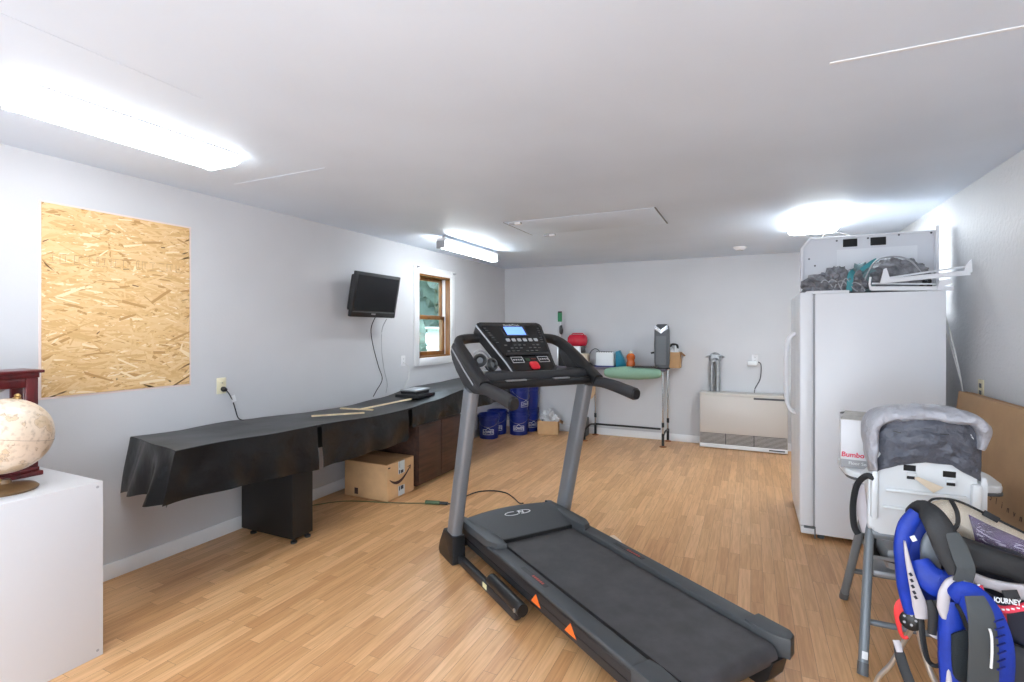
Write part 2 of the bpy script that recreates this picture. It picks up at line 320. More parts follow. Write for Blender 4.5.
# ------------------------------------------------------------------ the room
TH = .15
struct('floor', MB().b2((XL-TH, YF-TH, -.1), (XR+TH, YB+TH, 0)), M['floor'])
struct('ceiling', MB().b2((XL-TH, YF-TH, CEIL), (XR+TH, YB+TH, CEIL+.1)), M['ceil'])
WY0, WY1, WZ0, WZ1 = 4.835, 5.515, 1.165, 2.145
mb = MB(); mb.b2((XL-TH, YF, 0), (XL, WY0, CEIL)); mb.b2((XL-TH, WY1, 0), (XL, YB, CEIL)); mb.b2((XL-TH, WY0, 0), (XL, WY1, WZ0)); mb.b2((XL-TH, WY0, WZ1), (XL, WY1, CEIL))
struct('wall_left', mb, M['wall'])
struct('wall_back', MB().b2((XL-TH, YB, 0), (XR+TH, YB+TH, CEIL)), M['wall'])
struct('wall_right', MB().b2((XR, YF, 0), (XR+TH, YB, CEIL)), M['wallr'])
mb = MB(); GX0, GX1, GZ = XL+.35, XR-.35, 2.20       # unseen garage doorway behind the camera, added to let daylight fill the room
mb.b2((XL-TH, YF-TH, 0), (GX0, YF, CEIL)); mb.b2((GX1, YF-TH, 0), (XR+TH, YF, CEIL)); mb.b2((GX0, YF-TH, GZ), (GX1, YF, CEIL)); struct('wall_front', mb, M['wall'])
mb = MB(); mb.b2((GX0-.08, YF, 0), (GX0, YF+.02, GZ+.08)); mb.b2((GX1, YF, 0), (GX1+.08, YF+.02, GZ+.08)); mb.b2((GX0, YF, GZ), (GX1, YF+.02, GZ+.08)); struct('added_door_trim', mb, M['trim'])
struct('added_driveway', MB().b2((-30, -40, -.12), (30, YF-TH, -.02)), mat('pale_concrete', (204, 208, 213), .9, var=(2, .04)))  # unseen ground added outside the doorway, bounces daylight up to the ceiling
def board(name, p, q, ax):
    mb = MB(); mb.b2(p, q, .004); struct(name, mb, M['trim'])
board('baseboard_left', (XL, YF, 0), (XL+.014, YB, .095), 0); board('baseboard_back', (XL+.014, YB-.014, 0), (XR-.014, YB, .095), 1); board('baseboard_right', (XR-.014, YF, 0), (XR, YB, .095), 0)
# window: white casing, oak jamb, two oak sashes with panes
wn = thing('window_1', 'x', 'window', (XL, (WY0+WY1)/2, WZ0)); wn['kind'] = 'structure'; del wn['label']; del wn['category']
mb = MB(); c = .09
mb.b2((XL, WY0-c, WZ0-c), (XL+.02, WY0, WZ1+c), .004); mb.b2((XL, WY1, WZ0-c), (XL+.02, WY1+c, WZ1+c), .004); mb.b2((XL, WY0, WZ1), (XL+.02, WY1, WZ1+c), .004); mb.b2((XL, WY0, WZ0-c), (XL+.024, WY1, WZ0), .004)
mb.done('casing', M['trim'], wn)
mb = MB(); j = .018
mb.b2((XL-TH, WY0, WZ0), (XL+.004, WY0+j, WZ1)); mb.b2((XL-TH, WY1-j, WZ0), (XL+.004, WY1, WZ1)); mb.b2((XL-TH, WY0, WZ1-j), (XL+.004, WY1, WZ1)); mb.b2((XL-TH, WY0, WZ0), (XL+.004, WY1, WZ0+j)); mb.done('jamb', M['oak'], wn)
mb = MB(); mb.b2((XL-.105, WY0+j, WZ0+j), (XL-.055, WY0+j+.012, WZ1-j)); mb.b2((XL-.105, WY1-j-.012, WZ0+j), (XL-.055, WY1-j, WZ1-j)); mb.done('jamb_track', M['trim'], wn)
zm = 1.64
for x0, z0, z1 in ((XL-.095, zm-.02, WZ1-j), (XL-.06, WZ0+j, zm+.02)):
    ya, yb = WY0+j+.012, WY1-j-.012; mb = MB(); f = .042
    mb.b2((x0-.03, ya, z0), (x0, ya+f, z1), .003); mb.b2((x0-.03, yb-f, z0), (x0, yb, z1), .003); mb.b2((x0-.03, ya, z1-f), (x0, yb, z1), .003); mb.b2((x0-.03, ya, z0), (x0, yb, z0+f*1.2), .003)
    s_ = mb.done('sash', M['oak'], wn); MB().b2((x0-.018, ya+f, z0+f), (x0-.012, yb-f, z1-f)).done('pane', M['glass'], s_)
for y, z in ((WY0-.04, WZ1+.07), (WY1+.06, WZ1+.06)): MB().lathe([(.014, 0), (.014, .008), (.006, .012), (.006, .03), (.011, .034), (.0, .038)], (XL+.02, y, z), 14, (1, 0, 0)).done('curtain_knob', M['gmark'], wn)
# ceiling seams, white strip, attic hatch
struct('painted_seam_shine', MB().b2((.255, 2.118, CEIL-.004), (XR, 2.130, CEIL)), M['wht'])  # white strip paints the shine along a drywall seam
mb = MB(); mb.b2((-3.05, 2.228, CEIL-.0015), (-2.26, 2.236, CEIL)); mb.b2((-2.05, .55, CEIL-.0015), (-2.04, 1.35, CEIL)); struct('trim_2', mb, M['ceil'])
hx0, hx1, hy0, hy1 = -1.98, -.667, 4.03, 4.68
ht = thing('attic_hatch', 'flush white attic hatch panel in the ceiling, with two latches', 'hatch', ((hx0+hx1)/2, (hy0+hy1)/2, CEIL))
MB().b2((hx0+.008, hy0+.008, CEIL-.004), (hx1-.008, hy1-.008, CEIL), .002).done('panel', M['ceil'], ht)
MB().b2((hx0, hy0, CEIL-.004), (hx0+.008, hy1, CEIL)).done('gap', M['dgrey'], ht); MB().b2((hx1-.010, hy0, CEIL-.005), (hx1, hy1, CEIL)).done('gap', M['dgrey'], ht)
for x, y in ((hx0+.08, hy0+.03), (hx0+.16, hy1+.02)):
    la = MB().b2((x-.035, y-.015, CEIL-.022), (x+.02, y+.015, CEIL-.004), .003).done('latch', M['gmark'], ht); MB().b2((x+.02, y-.015, CEIL-.026), (x+.08, y+.015, CEIL-.004), .006).done('latch_tab', M['trim'], la)
sd = thing('smoke_detector', 'small round white smoke detector on the ceiling near the back wall', 'smoke detector', (-.11, 6.37, CEIL))
MB().lathe([(.07, 0), (.07, -.012), (.062, -.016), (.05, -.034), (.02, -.038), (0, -.038)], (-.11, 6.37, CEIL), 28).done('housing', M['trim'], sd); MB().lathe([(.012, 0), (.012, -.004), (0, -.004)], (-.09, 6.37, CEIL-.037), 12).done('test_button', M['gmark'], sd)

# fluorescent lamps
LX = Matrix.Rotation(PI, 4, 'X')
def lamp(x, y0, y1, label):
    t = thing('fluorescent_lamp', label, 'ceiling light', (x, (y0+y1)/2, CEIL), 0, 'fluorescent lights on the ceiling')
    prof = [(-.05, 0), (.05, 0), (.04, .028), (-.04, .028)]
    MB().prism(prof, frame((x, y0, CEIL-.03), (1, 0, 0), (0, 0, -1)), y1-y0, .0).done('housing', M['trim'], t, xf=None)
    for yy in (y0+.006, y1-.012):
        MB().b2((x-.05, yy-.006, CEIL-.135), (x+.05, yy+.006, CEIL-.055), .004).done('lamp_holder', M['tlite'], t)
    for yy in (y0+.06, y1-.06): MB().b2((x-.015, yy-.01, CEIL-.032), (x+.015, yy+.01, CEIL), .002).done('bracket', M['gmark'], t)
    for dx in (-.026, .026): MB().cyl((x+dx, y0+.012, CEIL-.108), (x+dx, y1-.018, CEIL-.108), .0185, n=14).done('tube', M['tube'], t)
    return t
def wrap_lamp(x, y0, y1, label, hw=.15, lm_='lens'):
    t = thing('fluorescent_lamp', label, 'ceiling light', (x, (y0+y1)/2, CEIL), 0, 'fluorescent lights on the ceiling')
    MB().b2((x-hw, y0, CEIL-.008), (x+hw, y1, CEIL), .002).done('housing', M['trim'], t)
    pr = [(-hw+.004, 0), (hw-.004, 0), (hw-.010, .030), (hw-.05, .044), (-hw+.05, .044), (-hw+.010, .030)]
    MB().prism(pr, frame((x, y0+.012, CEIL-.008), (1, 0, 0), (0, 0, -1)), (y1-y0-.024), .0).done('lens', M[lm_], t)
    for yy in (y0+.006, y1-.006): MB().prism([(p[0]*1.02, p[1]*1.04) for p in pr], frame((x, yy-.006, CEIL-.008), (1, 0, 0), (0, 0, -1)), .012).done('end_cap', M[lm_], t)
    return t
wrap_lamp(-2.65, 1.0, 1.87, 'bright ceiling light above the strand board patch'); lamp(-2.80, 4.28, 5.46, 'lit bare tube strip light on the ceiling beside the window')
wrap_lamp(.52, 4.68, 5.50, 'bright ceiling light above the refrigerator', .20, 'lens2'); wrap_lamp(.35, -.15, .77, 'unseen ceiling light nearest the added doorway, on the right half of the ceiling')  # second lamp here is out of view, put in for the light it gives

# strand board patch on the left wall
t = thing('strand_board_patch', 'unpainted oriented strand board panel patching the left wall', 'wood panel', (XL, 1.8, 1.12))
y0, y1, z0, z1 = 1.40, 2.198, 1.122, 2.18
MB().b2((XL, y0, z0), (XL+.003, y1, z1)).done('board', M['osb0'], t)
fl = [mat('osb_flake_%d' % i, c, .62, bump=(60, .3, .004)) for i, c in enumerate([(226, 188, 134), (232, 198, 148), (214, 172, 116), (242, 218, 180), (192, 146, 92), (229, 193, 141), (220, 179, 124), (120, 82, 50)])]
mb = MB(); rr = random.Random(3)
for i in range(4200):
    ly, lz = rr.uniform(.04, .17), rr.uniform(.003, .018); cy, cz = rr.uniform(y0, y1), rr.uniform(z0, z1); a = rr.gauss(0, .30) if rr.random() < .86 else rr.uniform(-1.5, 1.5)
    mb.mi = rr.choices(range(8), [7, 6, 5, 2.5, 2.2, 7, 6, .35])[0]
    if mb.mi == 7: ly *= .22; lz *= .5
    ca, sa = math.cos(a), math.sin(a); x = XL+.0032+i*9e-7; vs = []
    k1, k2 = rr.uniform(-.5, .5), rr.uniform(-.5, .5)
    for u, v in ((-1+k1*.4, -1), (1, -1+k2), (1+k2*.4, .6), (.2, 1), (-1, 1+k1)):
        yy = cy+(u*ly*ca-v*lz*sa)/2; zz = cz+(u*ly*sa+v*lz*ca)/2; vs.append(mb.bm.verts.new((x, min(max(yy, y0), y1), min(max(zz, z0), z1))))
    if (vs[2].co-vs[0].co).cross(vs[4].co-vs[1].co).length < 1e-6: continue
    mb._q(vs)
mb.done('strands', fl, t)
mb = MB(); xx = XL+.0072; rr = random.Random(9); yy = y0+.03
while yy < y1-.05:                                   # worn row of grading stamps
    wd_ = rr.uniform(.015, .06); zz = 1.855+.02*(yy-y0)
    for a, b, c, d in ((yy, zz, yy+wd_, zz+.0025), (yy, zz+.05, yy+wd_*.8, zz+.0525), (yy, zz, yy+.0022, zz+.05), (yy+wd_*.45, zz+.01, yy+wd_*.45+.002, zz+.045)):
        if rr.random() < .75: mb.b2((xx, a, b), (xx+.0004, c, d))
    yy += wd_+rr.uniform(.006, .02)
mb.done('grade_stamp', mat('faded_stamp_ink', (176, 138, 98), .7), t)
mb = MB()
for p, q in (((y0-.012, z0-.012), (y0, z1+.012)), ((y1, z0-.012), (y1+.012, z1+.012)), ((y0, z1), (y1, z1+.010)), ((y0, z0-.012), (y1, z0))): mb.b2((XL, p[0], p[1]), (XL+.0025, q[0], q[1]))
mb.done('paint_edge', mat('pinkish_primer', (226, 208, 202), .6), t)

# ------------------------------------------------------------------ treadmill, local x across, y forwards
TM0 = V((-1.780, 2.859, 0)); TR = math.radians(54.2); TX = Matrix.Translation(TM0) @ Matrix.Rotation(TR, 4, 'Z')
tm = thing('treadmill', 'black and grey treadmill with lit blue screen, in the middle of the floor', 'treadmill', TM0, TR)
def P(name, mb, m, par=None): return mb.done(name, m, par or tm, xf=TX)
def leanS(z): return -.02-.28*z
P('deck_frame', MB().b2((.078, -1.76, .075), (.782, .04, .165), .008), M['tside'])
mb = MB(); mb.b2((.062, -1.66, .095), (.09, .02, .192), .006); mb.b2((.770, -1.66, .095), (.797, .02, .192), .006); sd_ = P('side_cover', mb, M['tside'])
mb = MB(); mb.b2((.0605, -1.62, .132), (.063, -.05, .137)); P('seam', mb, M['dark'], sd_)
for s0, z0 in ((-.95, .125), (-1.245, .128)):
    P('sticker', MB().prism([(-.045, -.012), (.045, -.012), (.0, .04)], frame((.0615, s0, z0), (0, -1, .0), (0, .25, 1)), .0015), M['orange'], sd_)
for nm, xa, xb in (('near', .062, .150), ('far', .706, .797)):
    r = P('foot_rail', MB().b2((xa, -1.70, .165), (xb, -.36, .203), .008, 3), M['tdark'])
    xm = (xa+xb)/2
    mb = MB(); mb.b2((xm-.012, -.98, .203), (xm+.012, -.74, .2045)); P('grip_strip', mb, M['tside'], r)
    mb = MB()
    for k in range(6): mb.b2((xm-.007, -.86-.018*k, .2045), (xm+.007, -.848-.018*k, .2052))
    P('mark', mb, mat('dull_red_mark', (170, 70, 60), .6), r)
# belt wraps the rear roller
pr = [(-.36, .178), (-1.77, .178)]+[(-1.77-.045*math.sin(a), .133+.045*math.cos(a)) for a in [PI*k/8 for k in range(1, 9)]]+[(-.36, .088)]
P('belt', MB().prism([(p[0], p[1]) for p in pr], frame((.192, 0, 0), (0, 1, 0), (0, 0, 1)), .508), M['belt'])
# motor hood: loft of cross sections from the belt edge to the bowed front
def hood(u, v):
    x = .075+.71*u; e = 1-(2*u-1)**2; sf = -.36+v*(.40+.085*e)
    z = .200+.040*math.sin(min(1, v*1.25)*PI/2)
    if v > .8: k = (v-.8)/.2; sf = -.36+.8*(.40+.085*e)+.2*(.40+.085*e)*math.sin(k*PI/2); z = .240-.14*(1-math.cos(k*PI/2))
    ed = min(u, 1-u); z -= max(0, .04-ed)*.5
    return (x, sf, z)
hd = P('motor_hood', MB().grid(hood, 28, 22, .012), M['tdark'])
for sgn, xa in ((1, .062), (-1, .797)):
    pts = [(xa, .03), (xa, -.40), (xa+.03*sgn, -.47), (xa+.085*sgn, -.49), (xa+.10*sgn, -.36), (xa+.06*sgn, -.05), (xa+.04*sgn, .05)]
    P('hood_shoulder', MB().prism(pts if sgn < 0 else pts[::-1], frame((0, 0, .165), (1, 0, 0), (0, 1, 0)), .068, .008), M['tdark'])
P('belt_gap', MB().b2((.17, -.372, .176), (.70, -.352, .199)), M['dark'])
lm = TX @ frame((.46, -.10, .2415), (1, 0, 0), (0, 1, .03))
mb = MB(); mb.sweep([(.40+.055*math.cos(a)*1.0, -.10+.03*math.sin(a), .2415) for a in [PI*.35+k*PI*1.35/14 for k in range(15)]], .010, .002, n=6); mb.sweep([(.48+.055*math.cos(a), -.10+.03*math.sin(a), .2415) for a in [-PI*.65+k*PI*1.35/14 for k in range(15)]], .010, .002, n=6)
P('emblem', mb, M['wht'], hd); text('emblem_letter', 'N', .058, lm, M['wht'], hd, .001, shear=.3, bold=.001)
for sgn, xa in ((1, .052), (-1, .808)):
    pts = [(xa, -1.65), (xa, -1.80), (xa+.02*sgn, -1.83), (xa+.070*sgn, -1.845), (xa+.095*sgn, -1.80), (xa+.105*sgn, -1.70), (xa+.095*sgn, -1.65)]
    P('end_cap', MB().prism(pts if sgn < 0 else pts[::-1], frame((0, 0, .10 if 0 else .125), (1, 0, 0), (0, 1, 0)), .088, .008), M['tdark'])
    mb = MB(); x2 = .10 if sgn > 0 else .66
    mb.prism([(-1.60, .12), (-1.62, .03), (-1.68, 0), (-1.76, 0), (-1.80, .05), (-1.82, .125)], frame((x2, 0, 0), (0, 1, 0), (0, 0, 1)), .10, .004); P('rear_foot', mb, M['black'])
# base rails on the floor, lift cylinder, uprights
for xa, cyl in ((.0, 1), (.835, 0)):
    b = P('base_rail', MB().b2((xa-.022, -.88, .012), (xa+.022, .10, .062), .012), M['tside'])
    P('lift_cylinder', MB().cyl((xa+.008, -.56, .085), (xa+.008, -.91, .075), .033, n=18), M['black'], b); P('cylinder_pin', MB().cyl((xa-.03, -.885, .075), (xa+.045, -.885, .075), .010, n=10), M['steel'], b)
    P('warning_label', MB().b2((xa-.0235, -.56, .03), (xa-.021, -.51, .058)), mat('pale_label', (222, 216, 170), .5), b)
    P('transport_wheel', MB().cyl((xa-.02, .10, .032), (xa+.02, .10, .032), .032, n=18), M['black'], b)
    xs = xa-.012 if xa < .4 else xa
    u = P('upright', MB().sweep([(xs, leanS(.10), .10), (xs, leanS(.6), .6), (xs, leanS(1.13), 1.13)], .072, .112, up=(0, 1, 0), ex=4, n=16), M['tgrey'])
    pts = [(-.13, .012), (-.11, .0), (.10, .0), (.125, .03), (.10, .09), (.03, .19), (-.12, .18)]
    P('upright_boot', MB().prism(pts, frame((xs-.045, -.02, 0), (0, 1, 0), (0, 0, 1)), .09, .008), M['black'])
P('base_crossbar', MB().b2((0, .06, .015), (.835, .11, .055), .01), M['tside'])
# console frame: two curved arms, lower tray, crossbar, grips
for sgn, x0 in ((1, 0.), (-1, .82)):
    pts = [(x0+.21*sgn, -.04, 1.432), (x0+.11*sgn, -.022, 1.430), (x0+.035*sgn, -.04, 1.416), (x0+.006*sgn, -.11, 1.380), (x0, -.24, 1.310), (x0, -.38, 1.225), (x0, -.49, 1.163)]
    P('console_arm', MB().sweep(pts, [.05, .055, .06, .062, .066, .07, .07], [.05, .06, .065, .068, .068, .07, .075], up=[(0, -.65, .76)]*43, n=16, ex=3.2, smooth=7), M['black'])
    sk = [(-.075, 1.405), (-.045, 1.382), (-.035, 1.345), (-.06, 1.295), (-.125, 1.230), (-.24, 1.150), (-.36, 1.110), (-.50, 1.118), (-.50, 1.170), (-.38, 1.232), (-.24, 1.318), (-.10, 1.402)]
    P('arm_skirt', MB().prism(sk, frame((x0-.026*sgn if sgn > 0 else x0+.000, 0, 0), (0, 1, 0), (0, 0, 1)), .026, .006), M['tside'])
    pts = [(x0-.004*sgn, -.40, 1.150), (x0-.006*sgn, -.53, 1.150), (x0-.006*sgn, -.66, 1.137), (x0-.004*sgn, -.835, 1.108)]
    g = P('hand_grip', MB().sweep(pts, [.058, .056, .06, .062], [.07, .066, .07, .074], n=18, ex=2.6, smooth=6), M['soft'])
    P('grip_cap', MB().sweep([(x0-.004*sgn, -.834, 1.108), (x0-.004*sgn, -.850, 1.105)], [.060, .05], [.072, .06], n=18, ex=2.6), M['black'], g)
    mb = MB(); mb.sweep([(x0-.027*sgn, -.05, 1.375), (x0-.027*sgn, -.11, 1.335), (x0-.027*sgn, -.24, 1.250), (x0-.027*sgn, -.42, 1.145)], .006, .012, n=8); P('arm_trim', mb, M['tlite'])
P('crossbar', MB().sweep([(.0, -.425, 1.158), (.2, -.435, 1.160), (.62, -.435, 1.160), (.82, -.425, 1.158)], .06, .05, n=14, ex=3.5), M['black'])
P('tray', MB().b2((.03, -.41, 1.150), (.79, -.25, 1.232), .014), M['soft'])
for xa, xb in ((.16, .30), (.50, .62)): P('pulse_plate', MB().b2((xa, -.462, 1.180), (xb, -.435, 1.189), .003), M['steel'])
CO = V((.41, -.385, 1.235)); CU = V((0, .335, .285)).normalized(); CN = V((1, 0, 0)).cross(CU)
CF = frame(CO, (1, 0, 0), CU)
def rpoly(pts, r=.03, n=5):
    out = []; N = len(pts)
    for i in range(N):
        p, a, b = V(pts[i]), V(pts[i-1]), V(pts[(i+1) % N]); da = (a-p).normalized()*r; db = (b-p).normalized()*r
        for k in range(n+1): t_ = k/n; out.append(tuple((p+da)*(1-t_)**2+2*p*t_*(1-t_)+(p+db)*t_*t_))
    return out
outl = rpoly([(-.165, -.02), (.165, -.02), (.17, .06), (.258, .470), (-.258, .470), (-.17, .06)], .035)
con = P('console', MB().prism(outl, CF @ Matrix.Translation((0, 0, -.085)), .085, .008), M['black'])
inn = rpoly([(-.148, .0), (.148, .0), (.155, .06), (.232, .435), (-.232, .435), (-.155, .06)], .03)
P('face_panel', MB().prism(inn, CF, .002, .0), M['gloss'], con)
outl2 = [(p[0]*1.012, p[1]) for p in outl]
edge = [tuple(CF @ V((p[0], p[1], -.012))) for p in outl+outl[:1]]
P('silver_trim', MB().sweep(edge, .007, .014, up=tuple(CN), n=6), M['gmark'], con)
def on(name, mb, m): return P(name, mb, m, con)
def rect(x0, y0, x1, y1, h=.003, z=.002): return MB().prism([(x0, y0), (x1, y0), (x1, y1), (x0, y1)], CF @ Matrix.Translation((0, 0, z)), h)
on('screen_bezel', rect(-.085, .322, .098, .428, .0015), M['black']); on('screen', rect(-.066, .336, .080, .418, .002, .003), M['lcd'])
text('lettering', 'NordicTrack', .030, TX @ CF @ Matrix.Translation((.006, .438, .0025)), M['wht'], con, .0005, xs=.8)
for k in range(6):
    x = -.098+k*.043; on('button', MB().prism(rpoly([(x, .270), (x+.028, .270), (x+.028, .298), (x, .298)], .006), CF @ Matrix.Translation((0, 0, .002)), .004), M['gmark'])
mb = MB()
for k in range(8):
    for j in range(3):
        if (k*3+j) % 4 == 1: continue
        x = -.13+k*.035; y = .175+j*.028; mb.prism([(x, y), (x+.02, y), (x+.02, y+.008), (x, y+.008)], CF @ Matrix.Translation((0, 0, .002)), .001)
on('printed_legend', mb, M['dgrey']); on('ledge', rect(-.155, .138, .165, .150, .014), M['soft'])
for x0, x1 in ((-.135, -.05), (.062, .142)):
    mb = MB(); y0, y1 = .068, .122; l = .005; z = CF @ Matrix.Translation((0, 0, .002))
    for a, b, c, d in ((x0, y0, x1, y0+l), (x0, y1-l, x1, y1), (x0, y0, x0+l, y1), (x1-l, y0, x1, y1)): mb.prism([(a, b), (c, b), (c, d), (a, d)], z, .0015)
    for k in range(4): a = x0+.012+k*.017; mb.prism([(a, y0+.022), (a+.011, y0+.022), (a+.011, y0+.034), (a, y0+.034)], z, .0015)
    on('key_frame', mb, M['gmark'])
on('start_key', rect(-.035, .082, -.005, .104, .003), mat('dark_green_key', (32, 70, 48), .4)); on('warm_key', rect(.012, .094, .045, .104, .003), mat('dark_red_key', (96, 40, 34), .4))
on('stop_key', MB().prism(rpoly([(-.022, .006), (.036, .006), (.036, .066), (-.022, .066)], .012), CF @ Matrix.Translation((0, 0, .002)), .012, .003), M['red'])
mb = MB()
for sx in (-1, 1):
    for k in range(7): mb.prism([(sx*(.172+.006*k)-.01, .26+.024*k), (sx*(.172+.006*k)+.01, .26+.024*k), (sx*(.172+.006*k)+.01, .266+.024*k), (sx*(.172+.006*k)-.01, .266+.024*k)], CF @ Matrix.Translation((0, 0, .002)), .001)
on('speaker_slots', mb, M['dgrey'])
# headphones lying in the left opening
hp0 = TX @ V((.115, -.29, 1.233)); hp = thing('headphones', 'black and silver headphones resting on the treadmill console tray', 'headphones', hp0, TR)
def Q(name, mb, m, par=None): return mb.done(name, m, par or hp, xf=TX)
Q('headband', MB().sweep([(.09+.058*math.cos(a), -.285+.045*math.sin(a), 1.275+.085*math.sin(a)) for a in [PI*k/14 for k in range(15)]], .014, .034, up=(0, 1, .2), n=10), M['tlite'])
for sx, cx, cz in ((-1, .06, 1.30), (1, .135, 1.272)):
    c_ = V((cx, -.30, cz)); e = Q('ear_cup', MB().lathe([(.0, -.028), (.03, -.026), (.040, -.012), (.043, .0), (.040, .012)], c_, 22, (sx*.35, -.9, .25)), M['dgrey'])
    Q('cushion', MB().lathe([(.018, .010), (.028, .026), (.037, .026), (.043, .012), (.040, .004)], c_, 22, (sx*.35, -.9, .25)), M['black'], e)
    Q('cup_ring', MB().lathe([(.041, -.006), (.046, -.004), (.046, .004), (.041, .006)], c_, 22, (sx*.35, -.9, .25)), M['chrome'], e)

# ------------------------------------------------------------------ shuffleboard table along the left wall, under its vinyl cover
XT = -2.80
def topz(y):
    K = [(1.60, .835), (2.7, .800), (3.3, .776), (3.75, .768), (4.1, .790), (4.8, .845), (5.9, .862)]
    for (a, b), (c, d) in zip(K, K[1:]):
        if y <= c: t_ = max(0, (y-a)/(c-a)); t_ = t_*t_*(3-2*t_); return b+(d-b)*t_
    return K[-1][1]
st = thing('game_table', 'long low black game table under a vinyl cover along the left wall', 'table', (-3.1, 3.8, 0))
mb = MB(); N = 40
def body(v0, v1, lo, hi, x0, x1):
    rings = []
    for i in range(N+1):
        y = 1.86+(5.86-1.86)*i/N; z = topz(y); rings.append([mb.bm.verts.new(p) for p in ((x0, max(y, 1.86) if i == 0 else y, z+lo), (x1, y, z+lo), (x1, y, z+hi), (x0, y, z+hi))])
    for i in range(N):
        for k in range(4): mb._q([rings[i][k], rings[i][(k+1) % 4], rings[i+1][(k+1) % 4], rings[i+1][k]])
    mb._q(rings[0][::-1]); mb._q(rings[-1])
body(0, 1, -.16, -.012, -3.44, XT-.018); mb.done('table_body', M['ped'], st)
pd = MB().b2((-3.39, 2.535, .035), (-2.87, 2.715, topz(2.6)-.15), .003).done('pedestal', M['ped'], st)
mb = MB(); mb.b2((-3.36, 2.565, .018), (-2.90, 2.685, .036)); mb.done('plinth', M['dark'], pd)
for x in (-3.30, -2.89):
    for y in (2.565, 2.685): MB().lathe([(.022, 0), (.022, .014), (.010, .018), (.010, .04)], (x, y, 0), 14).done('levelling_foot', M['black'], pd)
# cover: top sheet, then hanging flaps
cv = thing('table_cover', 'black vinyl sheet draped over the long table along the left wall', 'table cover', (-3.1, 3.8, .8))
def topsheet(u, v):
    ys = 1.70+.13*(1-v)+.012*math.sin(v*9); y = ys+(5.88-ys)*u; x = -3.452+(XT+3.452)*v; z = topz(y)
    z += .010*noise.noise((x*4, y*2.2, 0)) + .012*max(0, 1-abs(y-2.5)/.35)*(1-v)*1.4
    z += (.004 if v > .93 else 0); return (x, y, z)
N_ = 110; mb = MB(); mb.grid(topsheet, N_, 14, .003); mb.done('top_sheet', M['vintop'], cv)
def hemz(y):
    K = [(1.6, .575), (1.95, .555), (2.3, .53), (2.68, .495), (2.73, .50), (3.2, .497), (3.72, .492), (3.80, .60), (4.6, .615), (5.9, .62)]
    for (a, b), (c, d) in zip(K, K[1:]):
        if y <= c: return b+(d-b)*max(0, (y-a)/(c-a))
    return K[-1][1]
def flap(ya, yb, flare):
    def fn(u, v):
        y = ya+(yb-ya)*u; y0f = y; zt = topz(y)+.010*noise.noise((XT*4, y*2.2, 0))+.004; z = zt+(hemz(y)-zt)*v
        x = XT+.012*math.sin(v*PI/2)+v*(.020*noise.noise((y*3.1, v*1.2, 5))+.012*noise.noise((y*9, v*2, 8)))
        x += v*.012*math.sin(y0f*17+2*noise.noise((y0f*3, 0, 1)))*math.sin(min(1, v*1.3)*PI/2)
        if flare: k = max(0, 1-(y0f-ya)/.40); x += .05*k*v*math.sin(k*7.5)-.03*v*k**6; y -= .085*v*k**2
        return (x, y, z)
    return MB().grid(fn, int((yb-ya)*32)+6, 12, .003)
flap(1.70, 2.685, 1).done('front_flap', M['vin'], cv); flap(2.728, 3.745, 0).done('front_flap', M['vin'], cv); flap(3.80, 5.88, 0).done('front_flap', M['vin'], cv)
def endflap(u, v):
    x = -3.452+(XT+3.452)*u; y = 1.70+.13*(1-u)+.012*math.sin(u*9); zt = topz(y)+.010*noise.noise((x*4, y*2.2, 0)); zb = .500+.055*math.sin(u*2.2)+.012*math.sin(u*14)
    f = v*(.035+.055*u+.045*math.sin(u*u*11+1.0)*(.5+.5*u)+.02*noise.noise((u*5, v, 3)))
    return (x+.02*v*(u**4)+.02*v*math.sin(u*13), y-f, zt+(zb-zt)*v)
MB().grid(endflap, 44, 14, .003).done('end_flap', M['vin'], cv)
# brown cabinet under the far part
ct = thing('low_cabinet', 'dark brown wooden cabinet under the far end of the long table', 'cabinet', (-3.1, 4.35, 0))
MB().b2((-3.40, 3.93, .02), (-2.835, 4.72, .60), .003).done('body', M['walnut'], ct)
for k, (a, b) in enumerate(((3.94, 4.325), (4.335, 4.71))): MB().b2((-2.836, a, .04), (-2.818, b, .585), .003).done('door', M['walnut'], ct)
# sticks and set-top box on the cover
def stick(p, q, z, label):
    z1, z2 = topz(p[1])+z, topz(q[1])+z; tag(MB().sweep([(p[0], p[1], z1), (q[0], q[1], z2)], .028, .012, n=8, ex=6).done('wood_strip', M['pine'], loc=(p[0], p[1], z1)), label, 'wood strip', 'pale wood strips on the table cover')
stick((-3.13, 2.95), (-2.93, 3.32), .020, 'short pale wood strip nearest on the black table cover')
stick((-3.28, 3.42), (-2.97, 3.48), .022, 'pale wood strip lying crosswise on the black table cover')
stick((-3.02, 3.36), (-2.97, 4.02), .036, 'longest pale wood strip, near the small electronics on the table')
z = topz(4.3)+.014; rx = -3.10
tag(MB().b2((rx-.12, 4.10, z), (rx+.14, 4.42, z+.032), .004).done('media_player', M['black'], loc=(rx, 4.26, z)), 'flat black electronic box lying on the far part of the table cover', 'media player')
sb = thing('router', 'small silver and black box standing on the flat black one', 'router', (rx, 4.27, z+.032))
MB().b2((rx-.09, 4.15, z+.032), (rx+.10, 4.38, z+.060), .005).done('body', M['black'], sb); MB().b2((rx-.095, 4.14, z+.060), (rx+.105, 4.39, z+.078), .006).done('lid', M['steel'], sb)

